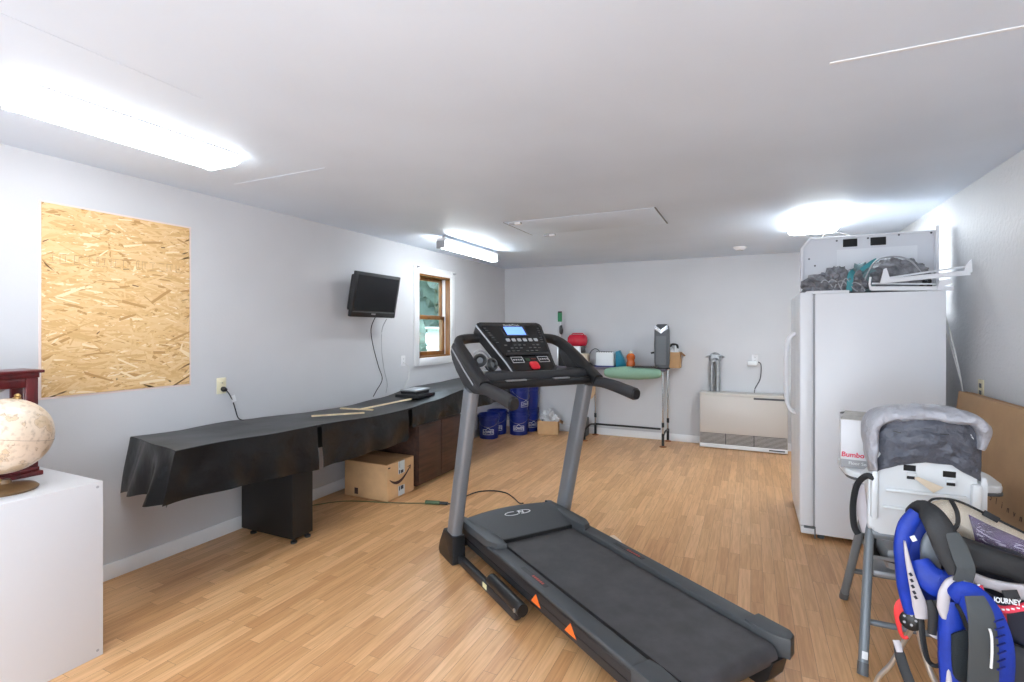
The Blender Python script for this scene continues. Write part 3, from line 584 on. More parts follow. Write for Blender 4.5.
# cardboard delivery box under the table
bx = thing('delivery_box', 'taped brown cardboard delivery box with a curved arrow, under the long table', 'cardboard box', (-3.06, 3.69, 0))
MB().b2((-3.315, 3.505, .004), (-2.835, 3.885, .318), .004).done('carton', M['card'], bx)
lid = MB(); lid.quad3([(-3.315, 3.505, .318), (-2.835, 3.505, .318), (-2.85, 3.69, .330), (-3.30, 3.69, .330)], .004); lid.quad3([(-3.30, 3.70, .328), (-2.85, 3.70, .328), (-2.835, 3.885, .318), (-3.315, 3.885, .318)], .004); lid.done('flap', M['cardd'], bx)
FX = -2.8345
def face(y, z): return V((FX, y, z))
def ffr(y, z): return frame(face(y, z), (0, 1, 0), (0, 0, 1))
for za, zb in ((.205, .345), (.012, .098)):
    tp = MB().b2((FX, 3.655, za), (FX+.001, 3.745, min(zb, .317))).done('tape', M['tape'], bx)
    mb = MB(); mb.b2((FX+.001, 3.664, za+.003 if za > .1 else zb-.040), (FX+.0015, 3.678, za+.035 if za > .1 else zb-.003)); mb.b2((FX+.001, 3.688, za+.003 if za > .1 else zb-.036), (FX+.0015, 3.727, za+.030 if za > .1 else zb-.002)); mb.b2((FX+.001, 3.672, za+.055), (FX+.0015, 3.676, zb-.02)); mb.done('tape_print', M['navy'], tp)
mb = MB(); sm = [face(3.535+.285*k/12, .185-.055*math.sin(PI*(k/12)**.9)+.045*(k/12)**2.2)+V((.0006, 0, 0)) for k in range(13)]
mb.sweep(sm, [.006, .020, .031, .033, .029, .020, .014], .0012, up=(1, 0, 0), n=6); a = sm[-1]
mb.quad3([a+V((0, -.035, .012)), a+V((0, .018, .022)), a+V((0, .012, -.022)), a+V((0, .004, .006))], .001); mb.done('printed_smile', M['ink'], bx)
mb = MB(); mb.b2((-2.836, 3.515, .285), (FX+.0005, 3.545, .296)); mb.b2((-3.20, 3.5035, .03), (-3.16, 3.505, .085)); mb.done('print_mark', M['ink'], bx)

# ------------------------------------------------------------------ television, wall cables, sockets
tv = thing('television', 'black flat screen television on a wall mount, tilted down', 'television', (-3.29, 3.88, 1.82))
ang = math.radians(10.7); ux = V((math.sin(ang), 0, math.cos(ang))); nx = V((math.cos(ang), 0, -math.sin(ang)))
TF = frame((-3.275, 3.882, 1.818), (0, 1, 0), ux)        # x along the wall, y up the screen, z out of it
def tvb(x0, y0, z0, x1, y1, z1, bev=.004): return MB(TF).b2((x0, y0, z0), (x1, y1, z1), bev)
tvb(-.305, -.212, -.038, .335, .212, .0, .008).done('cabinet', M['black'], tv); tvb(-.245, -.165, -.125, .20, .18, -.038, .02).done('back_housing', M['black'], tv)
tvb(-.275, -.150, -.001, .305, .182, .001, 0).done('screen', mat('tv_screen', (22, 23, 27), .22), tv)
tvb(-.29, -.166, 0, .32, -.158, .003, .001).done('trim_strip', M['dgrey'], tv); tvb(-.03, -.186, 0, .03, -.172, .002, .001).done('badge', M['gmark'], tv)
mb = MB(); mb.b2((XL, 3.80, 1.72), (XL+.02, 3.96, 1.92), .004); mb.sweep([(XL+.02, 3.88, 1.82), (-3.37, 3.88, 1.835)], .05, .05, ex=5); mb.done('wall_mount', M['black'], tv)
def cable(name, pts, r, m, label, cat='cable'): return tag(MB().sweep(pts, r*2, n=8, smooth=6).done(name, m, loc=pts[0]), label, cat)
xw = XL+.012
cable('tv_power_cable', [(-3.34, 3.95, 1.62), (-3.43, 3.99, 1.50), (xw, 4.05, 1.33), (xw, 4.13, 1.12), (xw, 4.19, .98), (xw, 4.10, .87), (xw, 4.05, .815)], .004, M['cable'], 'black cable hanging from the television down to the table')
cable('antenna_cable', [(-3.34, 4.12, 1.60), (-3.43, 4.16, 1.5), (xw, 4.18, 1.3), (xw, 4.22, 1.08), (xw, 4.27, .93), (xw, 4.25, .83)], .003, M['gmark'], 'thin grey cable hanging from the television beside the black one')
def socket(name, label, y, z, wl, n, m, pos='left', x=None):
    t = thing(name, label, 'wall outlet', (XL, y, z) if pos == 'left' else (x, YB, z))
    fr = frame((XL, y, z), (0, 1, 0), (0, 0, 1)) if pos == 'left' else frame((x, YB, z), (1, 0, 0), (0, 0, 1))
    MB(fr).b2((-.036, -.058, 0), (.036, .058, .006), .003).done('cover_plate', m, t)
    for dz in (-.021, .021):
        q = MB(fr).b2((-.017, dz-.014, .005), (.017, dz+.014, .008), .003).done('receptacle', m, t)
        mb = MB(fr)
        for sx in (-.006, .006): mb.b2((sx-.0012, dz-.005, .008), (sx+.0012, dz+.006, .0084))
        mb.done('slot', M['dark'], q)
    return t, fr
so, fr = socket('wall_outlet', 'ivory wall outlet above the near end of the table, with a black plug', 2.43, 1.085, 0, 2, M['ivory'])
pc = thing('plugged_in_lead', 'black power cord with a white tag, plugged into the ivory outlet', 'power cord', (XL+.008, 2.43, 1.062))
MB().lathe([(.017, 0), (.019, .012), (.012, .036), (.006, .040), (0, .04)], (XL+.008, 2.437, 1.062), 16, (1, 0, -.15)).done('plug', M['cable'], pc)
MB().sweep([(XL+.045, 2.437, 1.055), (XL+.05, 2.46, 1.02), (XL+.03, 2.50, .965), (XL+.025, 2.525, .90), (XL+.03, 2.545, .835), (XL+.06, 2.57, .815)], .008, n=8, smooth=6).done('cord', M['cable'], pc)
MB().box((XL+.036, 2.50, .985), (.004, .036, .05), .001, m=Matrix.Rotation(.3, 3, 'X')).done('tag', M['wht'], pc)
s2, _ = socket('wall_outlet', 'white wall outlet on the left wall between the television and the window', 4.553, 1.15, 0, 2, M['trim'])
cable('charger_cord', [(XL+.012, 4.553, 1.13), (XL+.05, 4.57, 1.10), (XL+.04, 4.61, 1.03), (XL+.04, 4.60, .95), (XL+.05, 4.53, .90), (XL+.10, 4.45, .855)], .0035, M['wcable'], 'thin cord looping from the white outlet down to the router', 'power cord')
s3, _ = socket('wall_outlet', 'white outlet on the back wall above the heater, with an adapter', 0, 1.125, 0, 2, M['trim'], 'back', .048)
ad = thing('power_adapter', 'white plug adapter with a dangling grey cord above the heater', 'adapter', (.03, YB-.008, 1.08))
MB().b2((-.035, YB-.06, 1.045), (.075, YB-.008, 1.10), .010).done('body', M['hcw'], ad)
MB().sweep([(.085, YB-.04, 1.09), (.115, YB-.06, 1.06), (.115, YB-.06, .95), (.10, YB-.05, .86), (.05, YB-.04, .76), (.04, YB-.04, .70)], .011, n=8, smooth=6).done('cord', M['dgrey'], ad)

# ------------------------------------------------------------------ white cabinet, globe, cherry display case
wx, wy, wz = -2.69, 1.312, .795
wc = thing('white_cube_cabinet', 'low white laminate cabinet at the left edge, carrying the globe', 'cabinet', (-3.0, .9, 0))
MB().b2((-3.32, .50, 0), (wx, wy, wz), .002).done('carcass', M['white'], wc)
for y, z in ((wy-.022, wz-.022), (wy-.022, .03)): MB().lathe([(.006, 0), (.006, .0008), (.003, .001), (0, .0006)], (wx, y, z), 14, (1, 0, 0)).done('screw_cap', M['gmark'], wc)
gc = V((-2.900, 1.050, 1.032)); gt = thing('globe', 'antique style world globe on a round wooden foot, at the left edge', 'globe', (gc.x, gc.y, wz))
gb = MB(); gb.lathe([(.160*math.sin(PI*k/32), -.160*math.cos(PI*k/32)) for k in range(33)], gc, 56, (.04, .21, .95)); gb.done('sphere', M['globe'], gt)
ax = V((.04, .21, .95)).normalized(); e1 = V((1, 0, 0)).cross(ax).normalized(); e2 = ax.cross(e1)
MB().sweep([gc+(e1*math.cos(2*PI*k/48)+e2*math.sin(2*PI*k/48))*.1602 for k in range(49)], .0025, .0012, up=tuple(ax), n=6, cap=False).done('equator_band', M['base'], gt)
pa, pb = gc+ax*.160, gc-ax*.160
MB().lathe([(.012, 0), (.016, .004), (.009, .010), (.012, .016), (.006, .024), (0, .026)], gc+ax*.158, 16, tuple(ax)).done('finial', M['brass'], gt)
MB().sweep([gc-ax*.159, gc-ax*.175, V((gc.x, gc.y, wz+.03))], .018, n=10).done('stem', M['brass'], gt)
MB().lathe([(.105, 0), (.108, .008), (.098, .018), (.06, .024), (.022, .034), (.016, .05)], (gc.x, gc.y, wz), 40).done('foot', M['base'], gt)
dx1, dy1 = -3.090, 1.238; dc = thing('display_case', 'dark cherry wood framed case with a mirror back, behind the globe', 'display case', (-3.17, .98, wz))
mb = MB(); mb.b2((-3.27, .66, wz), (dx1+.02, dy1+.012, wz+.022), .005); mb.b2((-3.27, .67, wz+.022), (dx1+.008, dy1+.002, wz+.04), .004); mb.done('base', M['cherry'], dc)
mb = MB(); mb.b2((-3.275, .655, wz+.488), (dx1+.018, dy1+.018, wz+.502), .003); mb.b2((-3.27, .67, wz+.465), (dx1+.004, dy1+.004, wz+.488), .003); mb.done('top', M['cherry'], dc)
for y in (.675, dy1-.045):
    for x in (-3.265, dx1-.03): MB().b2((x, y, wz+.04), (x+.03, y+.045, wz+.465), .003).done('post', M['cherry'], dc)
mb = MB(); mb.b2((dx1-.028, .72, wz+.42), (dx1-.004, dy1-.045, wz+.465), .003); mb.done('face_frame', M['cherry'], dc)
MB().b2((-3.262, .72, wz+.04), (-3.255, dy1-.16, wz+.465)).done('back_mirror', M['mirror'], dc); MB().b2((-3.262, dy1-.16, wz+.04), (-3.255, dy1-.045, wz+.465)).done('back_panel', M['white'], dc)
MB().lathe([(.026, 0), (.03, .006), (.022, .012), (0, .014)], (-3.254, dy1-.085, wz+.425), 24, (1, 0, 0)).done('round_knob', M['steel'], dc)
tag(MB().b2((-3.26, .80, wz+.502), (-3.12, 1.045, wz+.508), .001).done('paper_sheet', M['wht'], loc=(-3.2, .95, wz+.502)), 'white sheet of paper on top of the cherry display case', 'paper')
tag(MB().cyl((-3.15, .86, wz+.513), (-3.10, 1.005, wz+.513), .006, n=10).done('pen', M['blue'], loc=(-3.15, .86, wz+.513)), 'blue pen lying on top of the cherry display case', 'pen')

# ------------------------------------------------------------------ buckets, small carton, dark bin
def bucket_at(x, y, z, label, rz, logo=True):
    b = thing('bucket', label, 'bucket', (x, y, z), rz, 'blue plastic buckets in the back corner'); c = V((x, y, z))
    xf = Matrix.Translation(c) @ Matrix.Rotation(rz, 4, 'Z')
    pr = [(.0, .004), (.124, .0), (.128, .004), (.141, .265), (.147, .267), (.148, .283), (.142, .285), (.1425, .307), (.148, .309), (.1485, .332), (.144, .336), (.139, .332), (.136, .265), (.122, .012), (0, .012)]
    MB(xf).lathe(pr, (0, 0, 0), 36).done('pail', M['blue'], b)
    h = MB(xf).sweep([((.152)*math.cos(a), -.152*math.sin(a)*.95-.002, .297-.13*math.sin(a)) for a in [PI*k/16 for k in range(17)]], .005, n=8).done('bail_handle', M['chrome'], b)
    for sx in (-1, 1): MB(xf).cyl((sx*.143, 0, .297), (sx*.157, 0, .297), .014, n=12).done('handle_lug', M['blue'], b)
    if logo:                      # white gabled outline with lettering, wrapped on the front of the pail
        mb = MB(xf); cy = lambda px, pz: V((.1345*math.sin(px/.1345)*(1+.0), -.1345*math.cos(px/.1345)*(1+(pz-.12)*.39)-.0012, pz))
        ol = [(-.075, .065), (.075, .065), (.075, .135), (.028, .135), (.0, .158), (-.03, .135), (-.075, .135), (-.075, .065)]; pts = []
        for (a, b_), (c_, d) in zip(ol, ol[1:]):
            for k in range(6): pts.append(cy(a+(c_-a)*k/6, b_+(d-b_)*k/6))
        pts.append(pts[0]); mb.sweep(pts, .007, .002, up=(0, -1, 0), n=6, cap=False); lg = mb.done('logo_outline', M['wht'], b)
        tx = text('lettering', "LOWE'S", .052, xf @ frame((0, -.137, .100), (1, 0, 0), (0, .05, 1)), M['wht'], b, .0008, bold=.0015, xs=.78)
        inv = (WM[b.name].inverted() @ xf); 
        for v in tx.data.vertices: 
            q = cy(v.co.x, v.co.z); v.co = V((q.x, q.y-.001, q.z))
    return b
bl = [(-3.285, 6.235, 0, 'front blue bucket nearest the long table, with a white house logo'), (-3.015, 6.645, 0, 'blue bucket with a white house logo, lowest of the front stack'), (-3.316, 6.555, 0, 'blue bucket on the floor behind the front one, by the left wall'), (-2.985, 6.955, 0, 'blue bucket on the floor against the back wall, lowest of the rear stack')]
b0 = bucket_at(*bl[0], .42)
for x, y, z, lb in bl[1:]: dup(b0, (x, y, z), lb, .42 if y < 6.9 else .9)
for (x, y), lb, r in (((-3.015, 6.645), 'upper blue bucket turned upside up on the front stack, behind the treadmill grip', 1.25), ((-2.985, 6.955), 'upper blue bucket on the rear stack against the back wall', 2.9)): dup(b0, (x, y, .337), lb.replace('turned upside up ', ''), r)
sc_ = thing('open_carton', 'small open cardboard box of crumpled plastic beside the blue buckets', 'cardboard box', (-2.67, 6.85, 0)); cm = Matrix.Translation((-2.645, 6.865, 0)) @ Matrix.Rotation(.28, 4, 'Z')
mb = MB(cm)
for p, q in (((-.15, -.11, 0), (.15, .11, .008)), ((-.15, -.11, 0), (.15, -.104, .19)), ((-.15, .104, 0), (.15, .11, .19)), ((-.15, -.11, 0), (-.144, .11, .19)), ((.144, -.11, 0), (.15, .11, .19))): mb.b2(p, q)
mb.done('carton', M['card'], sc_); mb = MB(cm); mb.quad3([(.15, -.11, .19), (.15, .11, .19), (.21, .11, .16), (.21, -.11, .16)], .004); mb.done('flap', M['cardd'], sc_)
cb = thing('plastic_bag', 'crumpled clear plastic bag stuffed in the small open cardboard box', 'bag', (-2.66, 6.87, .01))
MB().blob((-2.63, 6.87, .19), (.11, .07, .13), 4, .7, 2.6, 4).done('film', mat('cloudy_film', (196, 196, 198), .2), cb)
MB().blob((-2.68, 6.85, .14), (.07, .06, .07), 3, .5, 3, 8).done('dark_contents', M['dgrey'], cb)
tag(MB().b2((-2.24, 6.78, 0), (-2.08, 7.0, .26), .01).done('dark_bin', M['dgrey'], loc=(-2.16, 6.9, 0)), 'small dark grey bin on the floor behind the right treadmill post', 'bin')
tb = tag(MB().lathe([(0, 0), (.15, 0), (.15, .018), (0, .018)], (-2.07, 6.98, .66), 36, (0, -1, 0), .62, 1.).done('round_board', M['tan'], loc=(-2.07, 6.98, .66)), 'tan rounded board hanging behind the right treadmill post', 'board')

# ------------------------------------------------------------------ folding table at the back wall with its load
ft = thing('folding_table', 'narrow folding table with chrome legs and black feet, at the back wall', 'table', (-1.6, 6.85, 0))
TZ = .99
MB().b2((-2.55, 6.64, TZ-.03), (-.985, 7.08, TZ), .006).done('tabletop', M['ftable'], ft)
def tleg(x, y):
    l = MB().cyl((x, y, .10), (x, y, TZ-.03), .0115, n=14).done('leg', M['chrome'], ft)
    MB().cyl((x, y, .012), (x, y, .17), .017, n=14).done('sleeve', M['black'], l); MB().cyl((x, y, .25), (x, y, .31), .017, n=14).done('collar', M['black'], l); MB().lathe([(.045, 0), (.045, .006), (.018, .016), (.0, .018)], (x, y, 0), 20).done('foot', M['rust'], l)
for x, y in ((-1.012, 6.672), (-1.005, 7.05), (-2.002, 7.05), (-2.026, 6.60)): tleg(x, y)
mb = MB(); mb.cyl((-2.0, 7.05, .155), (-1.10, 7.05, .155), .013, n=12); mb.sweep([(-1.012, 6.672, .13), (-1.008, 6.86, .17), (-1.005, 7.05, .15)], .024, n=10, smooth=4); mb.sweep([(-2.026, 6.60, .13), (-2.014, 6.82, .18), (-2.002, 7.05, .15)], .024, n=10, smooth=4); mb.done('stretcher', M['black'], ft)
# green sling cloth over the front edge
gs = thing('green_cloth_sling', 'pale green cloth sling hanging along the front of the folding table', 'cloth sling', (-1.41, 6.6, .75))
mb = MB(); 
def hull(u, v):
    x = -1.745+.735*u; e = max(.0, math.sin(PI*u))**.38; a = -PI*.5+v*PI
    return (x, 6.545-.075*e*math.cos(a), .932+.085*math.sin(a)*(.25+.75*e)+.012*u+.006*noise.noise((x*7, v*3, 1)))
mb.grid(hull, 40, 16, .006); mb.b2((-1.70, 6.545, .93), (-1.06, 6.634, .985), .01); mb.done('cloth', M['seaf'], gs)
mb = MB()
for k in range(9): mb.b2((-1.36+.034*k, 6.49, 1.020), (-1.342+.034*k, 6.62, 1.030), .002)
mb.b2((-1.37, 6.49, 1.013), (-1.05, 6.505, 1.021)); mb.b2((-1.37, 6.605, 1.013), (-1.05, 6.62, 1.021)); tag(mb.done('wire_rack', M['black'], loc=(-1.2, 6.56, .88)), 'small black slatted rack lying on the green cloth sling', 'rack')
# toaster-like white box
ts = thing('white_toaster', 'white boxy toaster on the folding table', 'toaster', (-1.77, 6.82, TZ))
MB().b2((-1.91, 6.74, TZ+.012), (-1.665, 6.92, TZ+.205), .02, 3).done('body', M['hcw'], ts)
mb = MB()
for k in range(7): mb.b2((-1.905+.033*k, 6.745, TZ+.198), (-1.885+.033*k, 6.915, TZ+.209), .002)
mb.done('slots', M['dgrey'], ts); MB().b2((-1.93, 6.735, TZ), (-1.66, 6.925, TZ+.018), .006).done('base', mat('navy_base', (40, 44, 110), .4), ts)
cable('toaster_cord', [(-1.90, 6.96, TZ+.05), (-1.93, 7.02, TZ+.19), (-2.0, 7.03, TZ+.235), (-2.07, 7.03, TZ+.18), (-2.09, 7.03, TZ+.06), (-2.04, 7.02, TZ+.008)], .006, M['dgrey'], 'grey cord arching up behind the white toaster', 'power cord')
tq = MB(); tq.prism([(-.05, 0), (.10, 0), (.085, .05), (-.0, .225), (-.05, .21)], frame((-1.595, 6.86, TZ), (1, 0, 0), (0, 0, 1)), .09, .008)
tag(tq.done('teal_scoop', M['tealp'], loc=(-1.58, 6.82, TZ)), 'teal blue plastic scoop standing between the toaster and the orange bottle', 'scoop')
ob = thing('orange_bottle', 'orange plastic bottle with a pale cap on the folding table', 'bottle', (-1.435, 6.74, TZ))
ox = -1.435
MB().lathe([(.0, 0), (.052, 0), (.056, .01), (.056, .07), (.047, .085), (.047, .11), (.056, .13), (.054, .165), (.036, .185), (.022, .192)], (ox, 6.74, TZ), 28).done('bottle', M['orb'], ob); MB().lathe([(.024, 0), (.024, .024), (.016, .03), (0, .03)], (ox, 6.74, TZ+.192), 20).done('cap', M['cream'], ob)
# tower heater
tw = thing('tower_heater', 'tall grey tower heater with silver chevron, on the right end of the folding table', 'heater', (-1.03, 6.72, TZ)); wx0, wy0 = -1.035, 6.75
MB().lathe([(.10, 0), (.10, .015), (.06, .03), (.05, .05)], (wx0, wy0, TZ), 30, (0, 0, 1), 1, .8).done('base', M['black'], tw)
rgs = [(TZ+.02, .085), (TZ+.08, .094), (TZ+.31, .098), (TZ+.49, .094), (TZ+.55, .082), (TZ+.575, .06)]
MB().sweep([(wx0, wy0, z) for z, r in rgs], [2*r for z, r in rgs], [1.7*r for z, r in rgs], up=(0, 1, 0), n=24, ex=2.8).done('housing', M['dgrey'], tw)
mb = MB(); 
for k in range(30): mb.b2((wx0-.062, wy0-.088, TZ+.06+k*.0122), (wx0+.062, wy0-.080, TZ+.066+k*.0122))
mb.done('grille', mat('mid_grey_grille', (118, 122, 126), .45), tw)
mb = MB(); 
for sx in (-1, 1): mb.quad3([(wx0, wy0-.092, TZ+.455), (wx0+sx*.085, wy0-.080, TZ+.515), (wx0+sx*.080, wy0-.076, TZ+.562), (wx0, wy0-.090, TZ+.505)][::sx], .006)
mb.done('chevron', M['chrome'], tw); MB().cyl((wx0-.09, wy0, TZ+.21), (wx0-.14, wy0, TZ+.20), .012, n=10).done('knob', M['black'], tw)
bc = thing('brown_carton', 'small open brown carton at the right end of the folding table', 'cardboard box', (-.90, 6.98, TZ-.12))
mb = MB(); bx0, bx1, by0, by1, bz0, bz1 = -1.02, -.835, 6.89, 7.085, TZ+.003, TZ+.21
mb.b2((bx0, by0, bz0), (bx1, by1, bz0+.006)); mb.b2((bx0, by0, bz0), (bx1, by0+.005, bz1)); mb.b2((bx0, by1-.005, bz0), (bx1, by1, bz1)); mb.b2((bx0, by0, bz0), (bx0+.005, by1, bz1)); mb.b2((bx1-.005, by0, bz0), (bx1, by1, bz1)); mb.done('carton', M['card'], bc)
mb = MB(); mb.quad3([(bx1, by0, bz1), (bx1, by1, bz1), (bx1+.055, by1, bz1-.05), (bx1+.055, by0, bz1-.05)], .004); mb.done('flap', M['cardd'], bc)
tag(MB().blob((-.92, 6.98, TZ+.20), (.065, .07, .085), 3, .35, 2.5, 2).done('white_cloth', M['wht'], loc=(-.9, 6.98, TZ+.2)), 'white cloth bundled in the brown carton by the tower heater', 'cloth')
tag(MB().sweep([(-.965, 6.95, TZ+.27), (-.94, 6.97, TZ+.31), (-.88, 6.99, TZ+.30), (-.87, 6.98, TZ+.26)], .03, .03, n=10, smooth=5).done('black_strap', M['black'], loc=(-.9, 6.97, TZ+.31)), 'black strap on top of the white cloth in the carton', 'strap')
# red tank on its white machine, dark clothes iron, green gauge, tan box
cp = thing('air_compressor', 'small air compressor with a red tank on a white base, back table', 'compressor', (-2.15, 6.88, TZ))
MB().b2((-2.34, 6.78, TZ), (-2.06, 6.98, TZ+.17), .02).done('body', M['cream'], cp); MB().b2((-2.28, 6.79, TZ+.16), (-2.14, 6.97, TZ+.275), .02).done('motor_cover', M['hcw'], cp); MB().b2((-2.14, 6.80, TZ+.18), (-2.115, 6.95, TZ+.265), .006).done('end_cover', M['black'], cp)
MB().lathe([(0, -.14), (.05, -.135), (.075, -.115), (.082, -.06), (.085, -.055), (.085, .055), (.082, .06), (.075, .115), (.05, .135), (0, .14)], (-2.21, 6.88, TZ+.355), 28, (1, .08, 0)).done('tank', M['rtank'], cp)
mb = MB(); mb.sweep([(-2.30, 6.88, TZ+.43), (-2.28, 6.88, TZ+.452), (-2.14, 6.89, TZ+.452), (-2.12, 6.89, TZ+.43)], .016, n=10); mb.done('carry_handle', M['rtank'], cp)
ir = thing('clothes_iron', 'black and silver clothes iron standing on its heel, behind the treadmill console', 'iron', (-2.39, 6.76, TZ))
MB().prism([(0, 0), (.10, 0), (.115, .05), (.10, .13), (.06, .23), (.0, .30)], frame((-2.44, 6.80, TZ), (1, 0, 0), (0, 0, 1)), .10, .015).done('body', M['black'], ir)
MB().prism([(-.012, 0), (0, 0), (0, .30), (-.012, .32), (-.02, .16)], frame((-2.435, 6.805, TZ), (1, 0, 0), (0, 0, 1)), .11, .003).done('sole_plate', M['steel'], ir)
MB().sweep([(-2.35, 6.75, TZ+.05), (-2.31, 6.75, TZ+.09), (-2.31, 6.75, TZ+.17), (-2.36, 6.75, TZ+.21)], .03, n=12, smooth=5).done('handle', M['soft'], ir)
gg = thing('green_handled_tool', 'slim metal tool with a green handle standing up at the back wall', 'tool', (-2.50, 6.95, TZ))
MB().cyl((-2.50, 6.95, TZ+.62), (-2.50, 6.95, TZ+.75), .032, n=14).done('handle', M['grn'], gg); MB().cyl((-2.50, 6.95, TZ+.75), (-2.50, 6.95, TZ+.77), .030, n=14).done('handle_cap', M['black'], gg)
MB().lathe([(.012, 0), (.012, .34), (.02, .36), (.03, .40), (.026, .46), (.036, .49), (.03, .54), (.014, .58), (.014, .62)], (-2.50, 6.95, TZ), 14).done('shaft', M['steel'], gg); MB().blob((-2.485, 6.94, TZ+.50), (.04, .03, .07), 2, .3, 3, 1).done('clamp', M['black'], gg)
tag(MB().b2((-2.45, 7.04, TZ+.0), (-2.20, 7.06, TZ+.30), .006).done('standing_book', M['cream'], loc=(-2.34, 6.95, TZ)), 'cream folder standing behind the treadmill console on the back table', 'folder')

# ------------------------------------------------------------------ wall furnace, flue pipes
hx0, hx1, hyf = -.588, .40, 6.866
hr = thing('wall_furnace', 'beige grey wall furnace with a louvred grille, at the back wall', 'heater', (-.09, 6.98, 0))
MB().b2((hx0, hyf+.004, .02), (hx1, YB-.02, .675), .006).done('cabinet', M['heater'], hr); MB().b2((hx0-.004, hyf-.006, .672), (hx1+.004, YB-.016, .700), .006).done('top_cover', M['heater'], hr)
MB().b2((hx0+.006, hyf-.004, .200), (hx1-.006, hyf+.01, .664), .004).done('front_panel', M['heater'], hr); MB().b2((hx0+.62, hyf-.008, .640), (hx1-.02, hyf-.002, .662), .002).done('control_strip', M['louver'], hr)
MB().b2((hx0+.004, hyf+.012, .062), (hx1-.004, hyf+.022, .198)).done('grille_back', M['dark'], hr)
mb = MB()
for k in range(9): mb.box(((hx0+hx1)/2, hyf+.006, .070+k*.0152), (hx1-hx0-.012, .012, .0045), 0, m=Matrix.Rotation(.5, 3, 'X'))
for x in (hx0+.30, hx0+.62): mb.b2((x, hyf, .062), (x+.008, hyf+.014, .198))
mb.done('louvres', M['louver'], hr); bs = MB().b2((hx0+.002, hyf-.006, .012), (hx1-.002, hyf+.016, .060), .004).done('base_strip', M['trim'], hr); MB().b2((hx1-.20, hyf-.0068, .028), (hx1-.03, hyf-.0058, .044)).done('badge', M['louver'], bs)
for x in (hx0+.08, hx1-.08): MB().lathe([(.02, 0), (.02, .014)], (x, hyf+.06, 0), 14).done('foot', M['black'], hr)
fp = thing('flue_pipes', 'pair of grey flue pipes rising behind the wall furnace to a wall cap', 'flue', (-.42, YB-.05, .70))
for x, r in ((-.455, .026), (-.385, .032)):
    mb = MB(); pts = [(x, YB-.055, .70), (x, YB-.055, 1.03), (x*.6-.42*.4, YB-.05, 1.09), (-.42, YB-.012, 1.11)]
    mb.sweep(pts, 2*r, n=16, smooth=6); mb.done('pipe', M['galv'], fp)
MB().lathe([(.075, 0), (.075, .012), (.055, .03), (.05, .045), (0, .05)], (-.42, YB, 1.125), 26, (0, -1, 0)).done('wall_cap', M['galv'], fp); 
mb = MB(); mb.sweep([(-.53, YB-.02, 1.14), (-.47, YB-.05, 1.165), (-.37, YB-.05, 1.165), (-.31, YB-.02, 1.14)], .03, .012, n=8, smooth=5); mb.done('bracket', M['steel'], fp)

# ------------------------------------------------------------------ refrigerator
fx0, fx1, fy0, fy1, fz = .414, 1.150, 4.185, 5.03, 1.745
fg = thing('refrigerator', 'white side by side refrigerator against the right wall', 'refrigerator', (.75, 4.6, 0))
MB().b2((fx0, fy0, .035), (fx1, fy1, fz), .006).done('cabinet', M['fridge'], fg); MB().b2((fx0-.012, fy0+.006, .09), (fx0, fy1-.006, fz-.01)).done('gasket', M['fgap'], fg)
ym = 4.60
def fdoor(y0_, y1_, hy):
    d = MB().b2((.318, y0_, .085), (fx0-.010, y1_, fz+.012), .012, 3).done('door', M['fridge'], fg)
    h = MB().sweep([(.320, hy, 1.46), (.288, hy, 1.44), (.260, hy, 1.37), (.253, hy, 1.15), (.260, hy, .93), (.288, hy, .86), (.320, hy, .84)], .030, .026, up=(1, 0, 0), n=14, smooth=6, ex=2.6).done('handle', M['fridge'], d)
    return d
d1 = fdoor(fy0, ym-.004, ym-.06); fdoor(ym+.004, fy1, ym+.06)
MB().b2((.328, fy0+.012, .028), (fx0+.01, fy1-.012, .078), .004).done('kick_grille', M['fridge'], fg)
MB().b2((.345, fy0-.003, .072), (fx0+.004, fy0+.03, .088), .003).done('hinge', M['dgrey'], fg); MB().b2((fx0-.004, fy0-.002, .004), (fx0+.004, fy0+.03, .075), .001).done('hinge_post', M['dgrey'], fg)
for x in (fx0+.04, fx1-.06):
    for y in (fy0+.05, fy1-.05): MB().lathe([(.022, 0), (.022, .036)], (x, y, 0), 14).done('foot', M['dgrey'], fg)
MB().b2((.36, fy0+.01, fz), (.62, fy0+.08, fz+.022), .004).done('top_hinge_cover', M['fridge'], fg)
# white machine panel standing on it
ap = thing('white_machine_panel', 'white metal machine panel with two dark slots, standing on the refrigerator', 'appliance panel', (.75, 4.62, fz))
az = fz+.001; mat_ap = mat('grey_white_enamel', (214, 215, 220), .4)
MB().prism(rpoly([(.362, 0), (1.205, 0), (1.205, .455), (.425, .455), (.368, .385)], .008), frame((0, 4.66, az), (1, 0, 0), (0, 0, 1)), .05, .004).done('panel', mat_ap, ap)
mb = MB(); mb.prism([(1.196, 0), (1.216, 0), (1.216, .49), (1.196, .49)], frame((0, 4.66, az), (1, 0, 0), (0, 0, 1)), .09, .003); mb.prism([(.356, 0), (.372, 0), (.372, .385), (.356, .385)], frame((0, 4.66, az), (1, 0, 0), (0, 0, 1)), .09, .003); mb.prism([(.356, .385), (.372, .385), (.435, .462), (.425, .47)], frame((0, 4.66, az), (1, 0, 0), (0, 0, 1)), .09, .003); mb.prism([(.43, .452), (1.2, .452), (1.2, .462), (.43, .462)], frame((0, 4.66, az), (1, 0, 0), (0, 0, 1)), .07, .002); mb.done('flange', M['fridge'], ap)
for xa, xb in ((.640, .733), (.815, .912)): MB().b2((xa, 4.604, az+.378), (xb, 4.6105, az+.438), .003).done('slot', M['dark'], ap)
mb = MB()
for x, z in ((.415, .30), (.455, .245), (.80, .435), (.99, .445), (1.18, .445), (.60, .43)): mb.lathe([(.007, 0), (.007, .003), (0, .004)], (x, 4.61, az+z), 10, (0, -1, 0))
